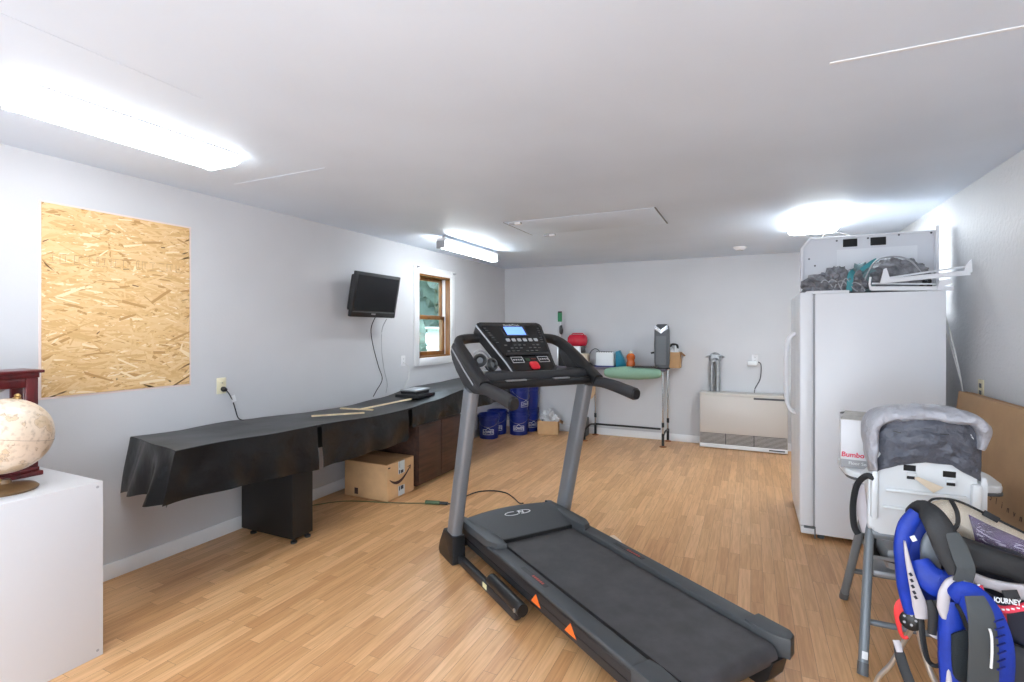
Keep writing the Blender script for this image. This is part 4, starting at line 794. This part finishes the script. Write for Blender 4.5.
mb.done('screw', M['dgrey'], ap); mb = MB(); mb.b2((.60, 4.6085, az+.04), (1.10, 4.6105, az+.36), .001); mb.done('raised_field', M['fridge'], ap)
MB().sweep([(.505, 4.63, az+.455), (.52, 4.62, az+.485), (.60, 4.62, az+.495), (.67, 4.62, az+.475), (.70, 4.63, az+.455)], .005, n=8, smooth=5).done('wire_loop', M['wcable'], ap)
# grey fabric bundle with teal strap and hoop
fb = thing('fabric_bundle', 'crumpled grey nylon bundle with a teal strap, on top of the refrigerator', 'fabric bundle', (.7, 4.3, fz)); b0z = fz+.002
def crumple(c, r, seed, amp=.32): return MB().blob((c[0], c[1], b0z+c[2]), r, 4, amp*1.2, 3.1, seed, -c[2]+.002)
crumple((.47, 4.32, .06), (.13, .10, .085), 1).done('fold', M['fab'], fb); crumple((.56, 4.34, .085), (.10, .10, .105), 5).done('fold', M['fab'], fb); crumple((.66, 4.33, .075), (.10, .10, .09), 9).done('fold', M['fab'], fb); crumple((.72, 4.38, .10), (.09, .10, .11), 21).done('fold', mat('grey_teal_nylon', (112, 136, 140), .6, bump=(14, .6, .03)), fb)
crumple((.92, 4.40, .10), (.19, .14, .145), 13, .2).done('hood', M['fab'], fb); crumple((1.03, 4.42, .07), (.10, .10, .085), 17).done('dark_fold', M['black'], fb)
MB().sweep([(.70, 4.27, b0z+.01), (.735, 4.26, b0z+.13), (.79, 4.26, b0z+.225), (.90, 4.27, b0z+.245), (.99, 4.28, b0z+.205), (1.06, 4.29, b0z+.10)], .018, .010, n=8, smooth=6).done('hoop', M['gmark'], fb)
MB().sweep([(.625, 4.235, b0z+.012), (.628, 4.225, b0z+.07), (.635, 4.235, b0z+.13), (.66, 4.27, b0z+.155)], .040, .005, up=(0, -1, 0), n=8, smooth=5).done('strap', M['teal'], fb); MB().sweep([(.70, 4.26, b0z+.16), (.76, 4.27, b0z+.21), (.80, 4.30, b0z+.235)], .03, .006, up=(0, -1, .5), n=8, smooth=4).done('strap', M['teal'], fb)
mb = MB(); rr = random.Random(5)
for k in range(5):
    x = .44+.045*k; mb.sweep([(x, 4.235, b0z+.02+rr.random()*.03), (x+.03, 4.225, b0z+.06+rr.random()*.05), (x+.07, 4.23, b0z+.03+rr.random()*.05), (x+.10, 4.235, b0z+.012)], .008, n=6, smooth=5)
mb.done('drawstring', M['gmark'], fb)
wr = thing('white_rail_frame', 'white plastic rail frame jutting over the right edge of the refrigerator top', 'rail frame', (.95, 4.2, fz))
Y0 = 4.20
def bar(a, b, w_, h_, Ya=Y0, Yb=Y0): return MB().sweep([at(a[0], a[1], Ya), at(b[0], b[1], Yb)], w_, h_, n=10, ex=5)
bar((871, 288.5), (953, 288.5), .02, .030).done('rail', M['fridge'], wr); bar((884, 281), (970, 272.5), .02, .032, 4.16, 4.16).done('rail', M['fridge'], wr); bar((884, 278.5), (969, 266), .012, .012, 4.22, 4.22).done('rail', M['fridge'], wr); bar((872, 283.5), (935, 284), .012, .012, 4.26, 4.26).done('rail', M['fridge'], wr)
MB().sweep([at(871, 290, Y0), at(869.5, 284, Y0), at(870.5, 277, Y0)], .014, .014, n=8).done('end_bracket', M['fridge'], wr)
for (a, b, c, d) in (((880, 284), (891, 281), (886.5, 268), (884, 269)), ((963, 274), (972.5, 272), (972, 259), (967, 264)), ((937, 289), (953, 283), (950, 279), (940, 280))):
    MB().quad3([at(*q, 4.15) for q in (a, b, c, d)], -.012).done('end_fin', M['fridge'], wr)
MB().sweep([(1.145, 4.30, 1.66), (1.17, 4.25, 1.55), (1.20, 4.22, 1.36), (1.235, 4.20, 1.12), (1.24, 4.20, .95)], .008, n=8, smooth=6).done('cord', M['wcable'], fg)
MB().sweep([(1.145, 4.34, 1.62), (1.175, 4.30, 1.50), (1.215, 4.27, 1.30), (1.255, 4.25, 1.08), (1.26, 4.25, .95)], .008, n=8, smooth=6).done('cord', M['wcable'], fg)
ro = thing('wall_outlet', 'ivory outlet on the right wall, half hidden behind the tall flat box', 'wall outlet', (XR, 4.10, 1.13)); MB().b2((XR-.007, 4.06, 1.06), (XR, 4.14, 1.18), .003).done('cover_plate', M['ivory'], ro)
for z in (1.098, 1.142): MB().b2((XR-.010, 4.083, z-.014), (XR-.006, 4.117, z+.014), .002).done('receptacle', M['dgrey'], ro)

# ------------------------------------------------------------------ tall flat carton leaning on the right wall
tc_ = thing('tall_flat_box', 'large flat brown cardboard box leaning on the right wall', 'cardboard box', (1.15, 3.1, 0))
lean = frame((1.085, 0, .0), (0, 1, 0), (.115, 0, 1.10)); lh = V((.115, 0, 1.10)).length
# local x = world y, local y up the face, local z = towards the wall side or room side
zdir = (V((0, 1, 0)).cross(V((.115, 0, 1.10)))).normalized(); sg = 1 if zdir.x > 0 else -1
mb = MB(lean); mb.b2((2.15, .008, 0), (4.15, lh, sg*.078), .006); mb.done('carton', M['bigcard'], tc_)
mb = MB(lean); mb.b2((2.15, lh-.002, sg*.036), (4.15, lh+.0015, sg*.042)); mb.done('lid_seam', M['cardd'], tc_)
for k, ch in enumerate('nvnclinvnA'):
    y = 3.70-.066*k; text('printed_letter', ch, .048, lean @ Matrix.Translation((y, lh-.50, -sg*.0012)) @ Matrix.Rotation(PI if sg < 0 else 0, 4, 'Y' if sg > 0 else 'Z') @ (Matrix.Rotation(0, 4, 'Z')), M['ink'], tc_, .0004)

# ------------------------------------------------------------------ high chair (seen from behind)
hc = thing('high_chair', 'white and grey child high chair with a grey padded hood, seen from behind', 'high chair', (.74, 3.0, 0))
for x0, x1, sx in ((.436, .520, 1), (1.035, .965, -1)):
    for (fy, ty, dx) in ((2.624, 2.93, 0), (3.34, 3.02, .03*sx)):
        l = MB().sweep([(x0+dx, fy, .0), ((x0+x1)/2+dx*.6, (fy+ty)/2, .33), (x1+dx*.2, ty, .66)], .036, .050, up=(0, 1, 0), n=16, ex=3, smooth=4).done('leg', M['hcleg'], hc)
        d = (V((x1, ty, .66))-V((x0, fy, 0))).normalized(); p = V((x0+dx, fy, 0)); MB().sweep([p+V((0, 0, .001)), p+d*.05], .040, .054, up=(0, 1, 0), n=16, ex=3).done('foot_cap', M['dgrey'], l)
        if sx > 0 and fy < 3: MB().sweep([p+d*.075+V((-.0, -.0275, 0)), p+d*.105+V((0, -.0275, 0))], .022, .002, up=(0, 1, 0), n=8, ex=6).done('label', M['wht'], l)
MB().cyl((.462, 2.72, .19), (1.012, 2.72, .19), .013, n=12).done('cross_tube', M['hcleg'], hc); MB().cyl((.50, 3.26, .19), (.98, 3.26, .19), .013, n=12).done('cross_tube', M['hcleg'], hc)
MB().b2((.56, 3.10, .24), (.92, 3.30, .275), .014).done('foot_rest', M['tlite'], hc)
bk = MB().grid(lambda u, v: (.53+.42*u, 2.98+.36*v, .40-.10*math.sin(PI*u)*math.sin(PI*v)-.02), 14, 12, .004).done('basket', M['cblk'], hc); MB().sweep([(.53, 2.98, .385), (.95, 2.98, .385), (.95, 3.34, .385), (.53, 3.34, .385), (.53, 2.98, .385)], .018, n=8).done('basket_rim', M['tlite'], bk)
tag(MB().b2((.60, 3.02, .315), (.80, 3.26, .42), .02).done('grey_pouch', M['tlite'], loc=(.7, 3.1, .3)), 'light grey pouch in the basket under the high chair', 'pouch')
# seat shell: back board leaning, side wings and bucket
SF = frame((.7, 2.84, .56), (1, 0, 0), (0, -.05, .50))      # x across, y up the back, z towards the camera
def sh(px, py, Y=2.83): return at(px, py, Y)
bo = rpoly([(-.192, -.01), (.175, -.01), (.182, .12), (.175, .34), (.155, .50), (-.155, .50), (-.185, .34), (-.195, .12)], .03)
sh_ = MB(SF).prism(bo, Matrix.Translation((0, 0, -.03)), .03, .010).done('seat_back', M['hcw'], hc)
for y, w_, h_ in ((.195, .145, .018), (.115, .155, .014)): MB(SF).b2((-w_, y, .0), (w_, y+h_, .016), .007).done('moulded_rib', M['hcw'], sh_)
MB(SF).b2((-.200, .06, -.02), (-.172, .29, .020), .010).done('side_rail', M['hcw'], sh_); MB(SF).b2((.155, .0, -.02), (.190, .27, .022), .010).done('side_rail', M['hcw'], sh_)
for x, y in ((-.058, .300), (.082, .288)):
    MB(SF).b2((x-.022, y, .0), (x+.022, y+.026, .003)).done('slot', M['dark'], sh_); bkx = MB(SF).b2((x-.02+.008, y-.032, .002), (x+.024, y-.006, .012), .004).done('strap_buckle', M['hcw'], sh_); MB(SF).b2((x-.012, y-.034, .011), (x+.018, y-.020, .015), .002).done('strap', M['black'], bkx)
MB(SF).prism([(-.045, .275), (.025, .215), (.060, .245), (-.03, .282)], Matrix.Translation((0, 0, .017)), .001).done('care_tag', M['cream'], sh_)
mb = MB(); mb.b2((.515, 2.86, .53), (.90, 3.20, .58), .03); mb.done('seat_base', M['hcw'], hc)
for x, s_ in ((.505, 1), (.905, -1)): MB().prism(rpoly([(2.84, .56), (3.20, .56), (3.22, .70), (2.98, .80), (2.83, .86)], .03), frame((x-.010, 0, 0), (0, 1, 0), (0, 0, 1)), .022, .006).done('side_wing', M['hcw'], hc)
mb = MB(); mb.b2((.505, 2.845, .515), (.91, 3.0, .565), .02); mb.done('seat_bracket', M['hcleg'], hc)
ty = MB().prism(rpoly([(.44, 3.02), (1.035, 2.99), (1.055, 3.28), (.96, 3.42), (.55, 3.44), (.43, 3.34)], .07), frame((0, 0, .748), (1, 0, 0), (0, 1, 0)), .034, .010).done('tray', M['hcw'], hc); MB().prism(rpoly([(.445, 3.01), (1.035, 2.98), (1.052, 3.28), (.96, 3.41), (.55, 3.43), (.435, 3.34)], .07), frame((0, 0, .738), (1, 0, 0), (0, 1, 0)), .012, .003).done('tray_trim', M['dgrey'], ty)
# padded hood: slate back panel and silver rolled rim
def dark(u, v):
    top = [(873, 417), (890, 412), (925, 411), (955, 414), (980, 424)]; bot = [(875.5, 471.5), (897, 464), (925, 461), (952, 464), (979, 481)]
    def pk(L, u): x = u*(len(L)-1); k = min(int(x), len(L)-2); f = x-k; return (L[k][0]+(L[k+1][0]-L[k][0])*f, L[k][1]+(L[k+1][1]-L[k][1])*f)
    a, b = pk(top, u), pk(bot, u); y = 2.80-.01*v-.045*math.sin(PI*v)*math.sin(PI*u)+.03*(abs(2*u-1)**4)
    y += .020*noise.noise((u*3+v*3.5, v*5-u*3, 2))+.012*noise.noise((u*5-v*6, v*7+u*6, 7)); return at(a[0]+(b[0]-a[0])*v, a[1]+(b[1]-a[1])*v, y)
cvp = MB().grid(dark, 36, 22, .008).done('hood_back_panel', M['slate'], hc)
mb = MB(); mb.sweep([at(893, 431, 2.742), at(901, 433, 2.738)], .008, .004, n=6); mb.sweep([at(940, 434, 2.738), at(949, 435, 2.742)], .008, .004, n=6); mb.done('zip_tab', M['black'], cvp)
rim = [(873, 471, 2.80), (871, 450, 2.82), (869.5, 432, 2.83), (873, 420, 2.83), (885, 414, 2.83), (905, 412.5, 2.83), (930, 412.5, 2.83), (956, 415.5, 2.83), (973, 421, 2.83), (981, 432, 2.83), (979, 449, 2.82)]
mb = MB(); pts = smooth_path([at(*q) for q in rim], 6); n_ = len(pts); up_ = [(0, -1, 0)]*n_
mb.sweep(pts, [.02, .045, .055, .062, .068, .07, .07, .066, .06, .052, .03], [.12, .17, .19, .2, .2, .2, .2, .2, .19, .16, .08], up=up_, n=26, ex=2.6)
for v in mb.bm.verts: v.co += V((.4, 0, 1))*.011*noise.noise(V((v.co.x*22, v.co.y*5, v.co.z*18)))+V((0, 1, 0))*.016*noise.noise(V((v.co.x*24, v.co.y*3, v.co.z*24))+V((3, 1, 2)))
mb.done('hood_rim', M['silver'], hc)
MB().sweep([at(874, 478, 2.80), at(866, 476, 2.80), at(857, 485, 2.82), at(853, 505, 2.84), at(854, 525, 2.84), at(858, 534, 2.84)], .030, .010, up=(.3, -1, 0), n=8, smooth=6).done('hanging_strap', M['cblk'], hc)
MB().sweep([at(858, 484, 2.86), at(862, 510, 2.88), at(868, 532, 2.88)], .05, .02, up=(0, -1, 0), n=10, smooth=5).done('side_pad', M['cgrey'], hc)
# white carton on the tray
bb = thing('baby_seat_carton', 'white printed carton with red and grey lettering, on the high chair tray', 'box', (.58, 3.2, .785)); bm_ = Matrix.Translation((.575, 3.20, .783)) @ Matrix.Rotation(-.12, 4, 'Z')
MB(bm_).b2((-.142, -.125, 0), (.142, .125, .245), .003).done('carton', M['white'], bb)
mb = MB(bm_); mb.quad3([(-.142, -.125, .245), (.142, -.125, .245), (.13, -.02, .27), (-.12, -.02, .275)], .003); mb.quad3([(-.142, .125, .245), (-.12, .0, .268), (.13, .0, .262), (.142, .125, .245)], .003); mb.done('flap', mat('grey_card', (178, 174, 168), .8, var=(20, .1)), bb)
MB(bm_).b2((-.1415, -.1265, .0), (.1415, -.125, .042)).done('grey_band', M['printg'], bb)
text('lettering', 'Bumbo', .034, bm_ @ frame((-.090, -.1256, .066), (1, 0, 0), (0, 0, 1)), mat('crimson_print', (206, 30, 72), .5), bb, .0008, bold=.001, shear=.1); text('lettering', 'Floor Seat', .022, bm_ @ frame((-.062, -.1268, .024), (1, 0, 0), (0, 0, 1)), M['wht'], bb, .0006)
mb = MB(bm_); mb.prism(rpoly([(-.055, .085), (.05, .06), (.06, .13), (.03, .19), (-.03, .15)], .03), frame((0, -.1252, .0), (1, 0, 0), (0, 0, 1)), .0008); mb.done('printed_picture', M['skin'], bb)

# ------------------------------------------------------------------ child carrier backpack
cc = thing('child_carrier', 'royal blue framed child carrier backpack leaning on the high chair', 'child carrier', (.62, 2.3, 0))
def rib(name, pts, wd, th, m, par=None, up=(0, -1, .1), n=12, ex=2.4, sm=6): return MB().sweep([at(*p) for p in pts], wd, th, up=up, n=n, ex=ex, smooth=sm).done(name, m, par or cc)
def pad(name, pts, Y, th, m, par=None, tilt=0.): 
    P_ = smooth_path([at(p[0], p[1], p[2] if len(p) > 2 else Y) for p in pts+pts[:1]], 4)[:-1]
    return MB().pillow(P_, (-.25, -1, .15), th).done(name, m, par or cc)
# aluminium frame: main side tubes, kickstand and lower bar
tubeR = .020
fl = at(940, 690, 2.36); 
MB().sweep([at(917, 612, 2.33), at(921, 640, 2.33), at(929, 668, 2.32), at(941, 700, 2.30), V((.60, 2.26, .012))], tubeR, n=12, smooth=6).done('frame_tube', M['alu'], cc)
MB().sweep([at(912, 628, 2.36), at(902, 645, 2.40), at(891, 664, 2.42), V((.455, 2.44, .10)), V((.47, 2.46, .012)), V((.80, 2.52, .012)), V((1.0, 2.48, .30)), V((1.0, 2.38, .58))], .018, n=12, smooth=6).done('kickstand', M['alu'], cc)
MB().sweep([at(944.5, 600, 2.22), at(946, 640, 2.20), at(949, 690, 2.18), V((.585, 2.16, .012)), V((.98, 2.2, .012)), V((1.0, 2.28, .5))], .018, n=12, smooth=6).done('frame_tube', M['cgrey'], cc)
# pivot disc and red tab
MB().lathe([(0, 0), (.034, 0), (.034, .012), (.026, .018), (0, .018)], at(911, 620, 2.325), 22, (-.4, -1, .1)).done('pivot_disc', M['black'], cc)
mb = MB()
for k in range(5): a = 2*PI*k/5; mb.lathe([(.0045, 0), (.0045, .002), (0, .002)], at(911, 620, 2.304)+V((.019*math.cos(a), 0, .019*math.sin(a)))+V((-.004, 0, 0)), 8, (-.4, -1, .1))
mb.done('disc_rivet', M['gmark'], cc)
rib('red_loop', [(912, 606, 2.33), (903, 604, 2.33), (898.5, 612, 2.33), (899, 626, 2.33), (903, 637, 2.33), (908, 637, 2.33)], [.045, .04, .03, .016, .012, .012], .006, M['redn'], up=(-.3, -1, 0))
rib('buckle_strap', [(897, 643, 2.40), (900, 655, 2.38), (904, 668, 2.36), (910, 684, 2.34), (913, 700, 2.33)], [.022, .036, .036, .036, .036], .008, M['cblk'], up=(-.2, -1, 0)); rib('buckle', [(896, 640, 2.40), (900, 652, 2.385)], .024, .014, M['cgrey'])
rib('hanging_loop', [(921, 618, 2.28), (923, 640, 2.27), (928, 660, 2.26), (937, 666, 2.25), (945, 658, 2.24), (947, 648, 2.24)], .020, .005, M['cblk'], up=(0, -.3, 1))
# dark cockpit behind everything
pad('inner_panel', [(921, 570), (920, 545), (926, 532), (934, 529), (939, 545), (941, 572), (932, 580)], 2.33, .04, M['hcleg'])
pad('back_cushion', [(902, 545), (908, 522), (918, 508), (932, 516), (931, 540), (938, 575), (952, 578), (953, 592), (935, 604), (918, 604), (906, 590)], 2.40, .10, M['royal'])
pad('cockpit_body', [(930, 520), (955, 545), (990, 545), (1030, 560), (1060, 620), (1060, 700), (1010, 705), (955, 690), (948, 620), (940, 570)], 2.42, .16, M['cnavy'])
pad('cockpit_shade', [(952, 533), (975, 541), (1005, 552), (1045, 566), (1045, 590), (1010, 578), (978, 570), (960, 562)], 2.30, .07, M['cblk'])
# left edge strap with its pale stripe, black shoulder pad, webbing
rib('side_strap', [(917, 513, 2.28), (907, 526, 2.27), (902, 545, 2.26), (902.5, 566, 2.26), (905.5, 588, 2.27), (912, 612, 2.28)], [.05, .055, .05, .045, .05, .05], .035, M['royal'])
rib('side_strap_stripe', [(904.5, 541, 2.236), (907, 556, 2.234), (911, 574, 2.236), (916, 592, 2.24), (920, 606, 2.245), (922, 618, 2.25)], [.006, .014, .022, .034, .046, .04], .014, M['cgrey'])
rib('waist_yoke', [(919, 560, 2.28), (927, 574, 2.26), (938, 583, 2.25), (949, 582, 2.25), (956, 576, 2.26)], [.06, .09, .10, .085, .06], .05, M['royal'])
rib('edge_band', [(957, 577, 2.20), (949, 583, 2.195), (944.5, 594, 2.19), (943, 608, 2.19), (944, 618, 2.19)], [.014, .026, .034, .034, .016], .02, M['cgrey'])
rib('shoulder_pad', [(913, 513, 2.34), (922, 509, 2.28), (932, 516, 2.24), (941, 531, 2.22), (950, 552, 2.21), (960, 573, 2.20)], [.05, .065, .075, .085, .085, .07], .035, M['cblk'])
for k in range(6): rib('elastic_ruffle', [(910-1.2*k, 512+2.2*k, 2.29), (913-1.2*k, 509.5+2.2*k, 2.29)], .014, .02, M['cblk'], sm=0)
rib('webbing', [(952, 533, 2.205), (958, 546, 2.185), (963, 560, 2.175), (966, 570, 2.17), (962, 583, 2.175)], [.036, .05, .052, .05, .05], .006, M['web'], ex=5)
rib('harness_strap', [(955, 596, 2.19), (966, 594, 2.17), (977, 604, 2.14), (986, 620, 2.12), (993, 642, 2.12), (994, 666, 2.13), (990, 705, 2.15)], [.06, .085, .095, .10, .10, .10, .10], .05, M['royal'])
rib('harness_lower', [(951, 600, 2.21), (952, 625, 2.20), (958, 660, 2.20), (964, 710, 2.20)], [.05, .075, .11, .12], .05, M['royal'])
pad('mesh_pad', [(951, 634), (962, 630), (976, 632), (978, 655), (977, 678), (966, 683), (953, 674)], 2.165, .035, M['mesh'])
rib('dark_gap', [(956, 604, 2.172), (964, 612, 2.165), (972, 626, 2.16), (975, 640, 2.16)], [.01, .03, .045, .02], .012, M['dark'])
rib('wide_webbing', [(974, 596, 2.105), (980, 612, 2.085), (983, 635, 2.080), (983.5, 660, 2.085), (982, 705, 2.10)], [.05, .066, .072, .076, .08], .008, M['web'], ex=5)
for k in range(7): rib('quilt_seam', [(994.5+.9*min(k, 4)-.3*max(0, k-4), 622+8*k, 2.068), (1003.5+.6*min(k, 4)-.5*max(0, k-4), 619+8*k, 2.085)], .005, .006, mat('deep_blue_thread', (8, 28, 110), .6), sm=0, n=6)
rib('size_patch', [(912, 536, 2.235), (915, 541, 2.235)], .016, .004, M['wht'], sm=0, ex=5)
mb = MB()
for k, (x, y) in enumerate(((910.5, 573), (911.5, 579), (912.5, 585), (914, 591), (915.5, 596))): mb.sweep([at(x-.8, y, 2.221), at(x+1.4, y+3, 2.221)], .010, .003, up=(0, -1, 0), n=6)
mb.done('printed_mark', M['cnavy'], cc)
rib('reflective_piping', [(989.5, 629, 2.062), (991.5, 636, 2.062), (992, 652, 2.062), (991, 668, 2.068)], .007, .007, M['wht'])
rib('ladder_strap', [(962, 585, 2.17), (970, 588, 2.17), (978, 590, 2.18)], .04, .008, M['dgrey'], sm=0)
rib('ladder_buckle', [(968, 598, 2.165), (981, 596, 2.165)], .02, .012, M['gmark'], sm=0)
rib('side_release_buckle', [(929, 600, 2.22), (933, 612, 2.21), (932, 634, 2.21)], [.022, .03, .026], .014, M['cblk'], sm=3); rib('side_release_buckle', [(938, 600, 2.215), (942, 608, 2.205), (948, 612, 2.20)], [.03, .03, .014], .016, M['cblk'], sm=3); rib('hip_pad', [(933, 636, 2.26), (940, 624, 2.26), (943, 612, 2.26)], [.03, .05, .04], .03, M['cgrey'])
# child cockpit rim: pale panel, navy panel with red cord, red tag, lettering
pad('pale_panel', [(968, 570), (985, 577), (1005, 582), (1040, 588), (1040, 604), (1012, 597), (992, 589), (973, 584)], 2.255, .035, M['cgrey'])
nv = pad('navy_panel', [(976, 586), (995, 596), (1015, 602), (1045, 601), (1045, 660), (1010, 640), (1000, 625), (990, 606)], 2.24, .05, M['cnavy'])
rib('red_cord', [(978.5, 585, 2.185), (982, 596, 2.175), (990, 604, 2.165), (1003, 609.5, 2.16), (1018, 608, 2.16), (1034, 604, 2.17)], .022, .020, M['pink'], n=10)
mb = MB()
for k in range(16):
    q = smooth_path([at(978.5, 585, 2.172), at(982, 596, 2.162), at(990, 604, 2.152), at(1003, 609.5, 2.147), at(1018, 608, 2.147), at(1034, 604, 2.157)], 3)[k]; mb.box(q, (.008, .004, .005), .001)
mb.done('cord_fleck', M['wht'], cc)
rib('red_tag', [(998, 610, 2.185), (999, 626, 2.185)], .042, .006, mat('dark_red_tag', (170, 34, 44), .6), sm=0, ex=6); rib('black_tag', [(1009, 590, 2.205), (1013, 599, 2.195)], .04, .008, M['cblk'], sm=0, ex=6)
jp, jq = at(993, 597, 2.155), at(1016, 600, 2.165); text('lettering', 'JOURNEY', .023, frame((jp+jq)/2+V((0, -.02, 0)), (jq-jp), (0, .1, 1)), M['wht'], cc, .0008, xs=.72, bold=.0006)
pad('rear_pocket', [(1005, 640), (1045, 660), (1050, 705), (1008, 705)], 2.20, .06, mat('black_pocket', (40, 42, 48), .6, bump=(40, .3, .004)))

# clear vinyl bag lying behind on the carrier
vb = thing('vinyl_bag', 'clear vinyl zip bag with black piping and a purple print, behind the carrier', 'bag', at(985, 545, 2.52))
def bag(u, v):
    top = [(930, 505), (950, 500), (960, 502), (993, 518), (1030, 536), (1050, 546)]; bot = [(946, 548), (955, 545), (965, 545), (990, 560), (1030, 572), (1050, 578)]
    def pk(L, u): x = u*(len(L)-1); k = min(int(x), len(L)-2); f = x-k; return (L[k][0]+(L[k+1][0]-L[k][0])*f, L[k][1]+(L[k+1][1]-L[k][1])*f)
    a, b = pk(top, u), pk(bot, u); return at(a[0]+(b[0]-a[0])*v, a[1]+(b[1]-a[1])*v, 2.50-.10*math.sin(PI*v)**.7*1.0-.12*v*0+.01*noise.noise((u*5, v*4, 1)))
mb = MB(); mb.grid(bag, 34, 14); mb.done('clear_film', M['vinyl'], vb)
def inner(u, v): p = bag(.06+.93*u, .05+.90*v); return p+V((.0, .05, -.004))
MB().grid(inner, 30, 12, .004).done('folded_contents', M['cream'], vb)
def prt(u, v): p = bag(.47+.38*u+.05*v*(1-u), .22+.62*v-.10*(1-u)*0); return p+V((0, .034, -.003))
pv = MB().grid(prt, 22, 10, .002).done('printed_card', M['purple'], vb)
mb = MB(); rr = random.Random(11)
for k in range(26):
    u, v = rr.random()*.9, .15+rr.random()*.7; p, q = prt(u, v), prt(min(1, u+.08+.08*rr.random()), min(1, max(0, v+rr.uniform(-.12, .12)))); mb.sweep([V(p)+V((0, -.002, .0)), V(q)+V((0, -.002, 0))], .004, .001, up=(0, -1, 0), n=6)
mb.done('print_scribble', mat('lilac_print', (186, 176, 210), .6), pv)
MB().sweep([at(929, 508, 2.47), at(929, 502, 2.48), at(937, 498.5, 2.49), at(959, 501.5, 2.49), at(993, 517.5, 2.49), at(1030, 535.5, 2.49), at(1050, 545.5, 2.49)], .009, n=8, smooth=6).done('piping', M['cblk'], vb)
MB().sweep([at(951, 500, 2.47), at(957, 512, 2.42), at(957.5, 524, 2.40), at(952, 531, 2.39)], .016, .006, up=(0, -1, 0), n=8, smooth=6).done('carry_loop', M['cblk'], vb); MB().box(at(991, 516.5, 2.475), (.05, .01, .022), .003, m=Matrix.Rotation(.5, 3, 'Y')).done('zip_pull', M['cblk'], vb)

# ------------------------------------------------------------------ cords on the floor, tape patch
ex = thing('extension_cord', 'green extension cord running from the delivery box over the floor', 'extension cord', (-2.49, 3.63, .006))
MB().sweep([(-3.40, 3.10, .005), (-3.2, 3.36, .005), (-2.85, 3.49, .005), (-2.66, 3.56, .005), (-2.50, 3.63, .007)], .007, n=8, smooth=6).done('cord', M['green'], ex); MB().sweep([(-2.52, 3.622, .016), (-2.40, 3.655, .016)], .034, .030, n=12, ex=3).done('socket_end', M['green'], ex)
pl = thing('treadmill_power_cord', 'black power cord looping from the green extension cord to the treadmill front', 'power cord', (-2.34, 3.67, .006))
MB().sweep([(-2.395, 3.657, .016), (-2.33, 3.675, .014)], .028, .024, n=12, ex=3).done('plug', M['black'], pl)
MB().sweep([(-2.33, 3.675, .012), (-2.29, 3.72, .007), (-2.30, 3.86, .007), (-2.27, 4.06, .007), (-2.16, 4.16, .007), (-2.02, 4.16, .007), (-1.90, 4.07, .007), (-1.78, 3.93, .02), (-1.70, 3.83, .06)], .011, n=8, smooth=6).done('cord', M['black'], pl)
mb = MB(); poly = [(-.11, -.05), (-.04, -.08), (.03, -.06), (.10, -.09), (.13, -.01), (.09, .05), (.03, .10), (-.02, .06), (-.09, .07)]
cen = V((-.93, 3.50, 0)); mb.prism([(cen.x+1.1*p[0], cen.y+1.5*p[1]) for p in poly], frame((0, 0, 0), (1, 0, 0), (0, 1, 0)), .0012); tag(mb.done('tape_patch', M['clrtape'], loc=(cen.x, cen.y, 0)), 'pale ragged tape patch stuck on the floor beside the treadmill', 'tape')

# ------------------------------------------------------------------ outdoors, seen through the window
go = MB().b2((-40, -5, -.6), (XL-TH-.05, 45, -.5)).done('lawn', M['grass']); go['kind'] = 'structure'
sh0 = thing('shed', 'low white garden building seen through the lower window sash', 'building', (-8.7, 15.3, -.5)); shm = Matrix.Translation((-9.95, 14.4, -.5))
MB(shm).b2((0, 0, 0), (2.6, 2.2, 2.02), .01).done('wall', M['shed'], sh0); MB(shm).prism([(-.12, 2.02), (2.72, 2.02), (2.72, 2.10), (-.12, 2.10)], frame((0, -.12, 0), (1, 0, 0), (0, 0, 1)) @ Matrix.Translation((0, 0, -2.44)), 2.44, .01).done('roof', M['trim'], sh0)
MB(shm).b2((.9, -.02, 0), (.96, 0, 1.8)).done('corner_board', M['tlite'], sh0)
rr = random.Random(2)
for k, (x, y, s_) in enumerate(((-10.35, 12.0, 1.6), (-12.9, 19.5, 2.0), (-9.3, 20.5, 1.9), (-17.6, 21.5, 2.3), (-13.8, 27, 2.6))):
    t = thing('tree', ['nearest green tree, left of the low white building outside', 'green tree behind and left of the low white building outside', 'green tree right behind the low white building outside', 'broad green tree at the far left outside', 'tallest green tree farthest off outside'][k], 'tree', (x, y, -.5), 0, 'trees outside the window')
    MB().cyl((x, y, -.5), (x, y, 2.0), .16, .1, 10).done('trunk', M['bark'], t); mb = MB()
    for j in range(9): mb.blob((x+rr.uniform(-.5, .5)*s_, y+rr.uniform(-.5, .5)*s_, .3+s_*.5+rr.uniform(0, 1.5)*s_), [s_*rr.uniform(.4, .55)]*3, 3, .5, 4.2, k*7+j)
    mb.done('crown', M['leaf'], t)
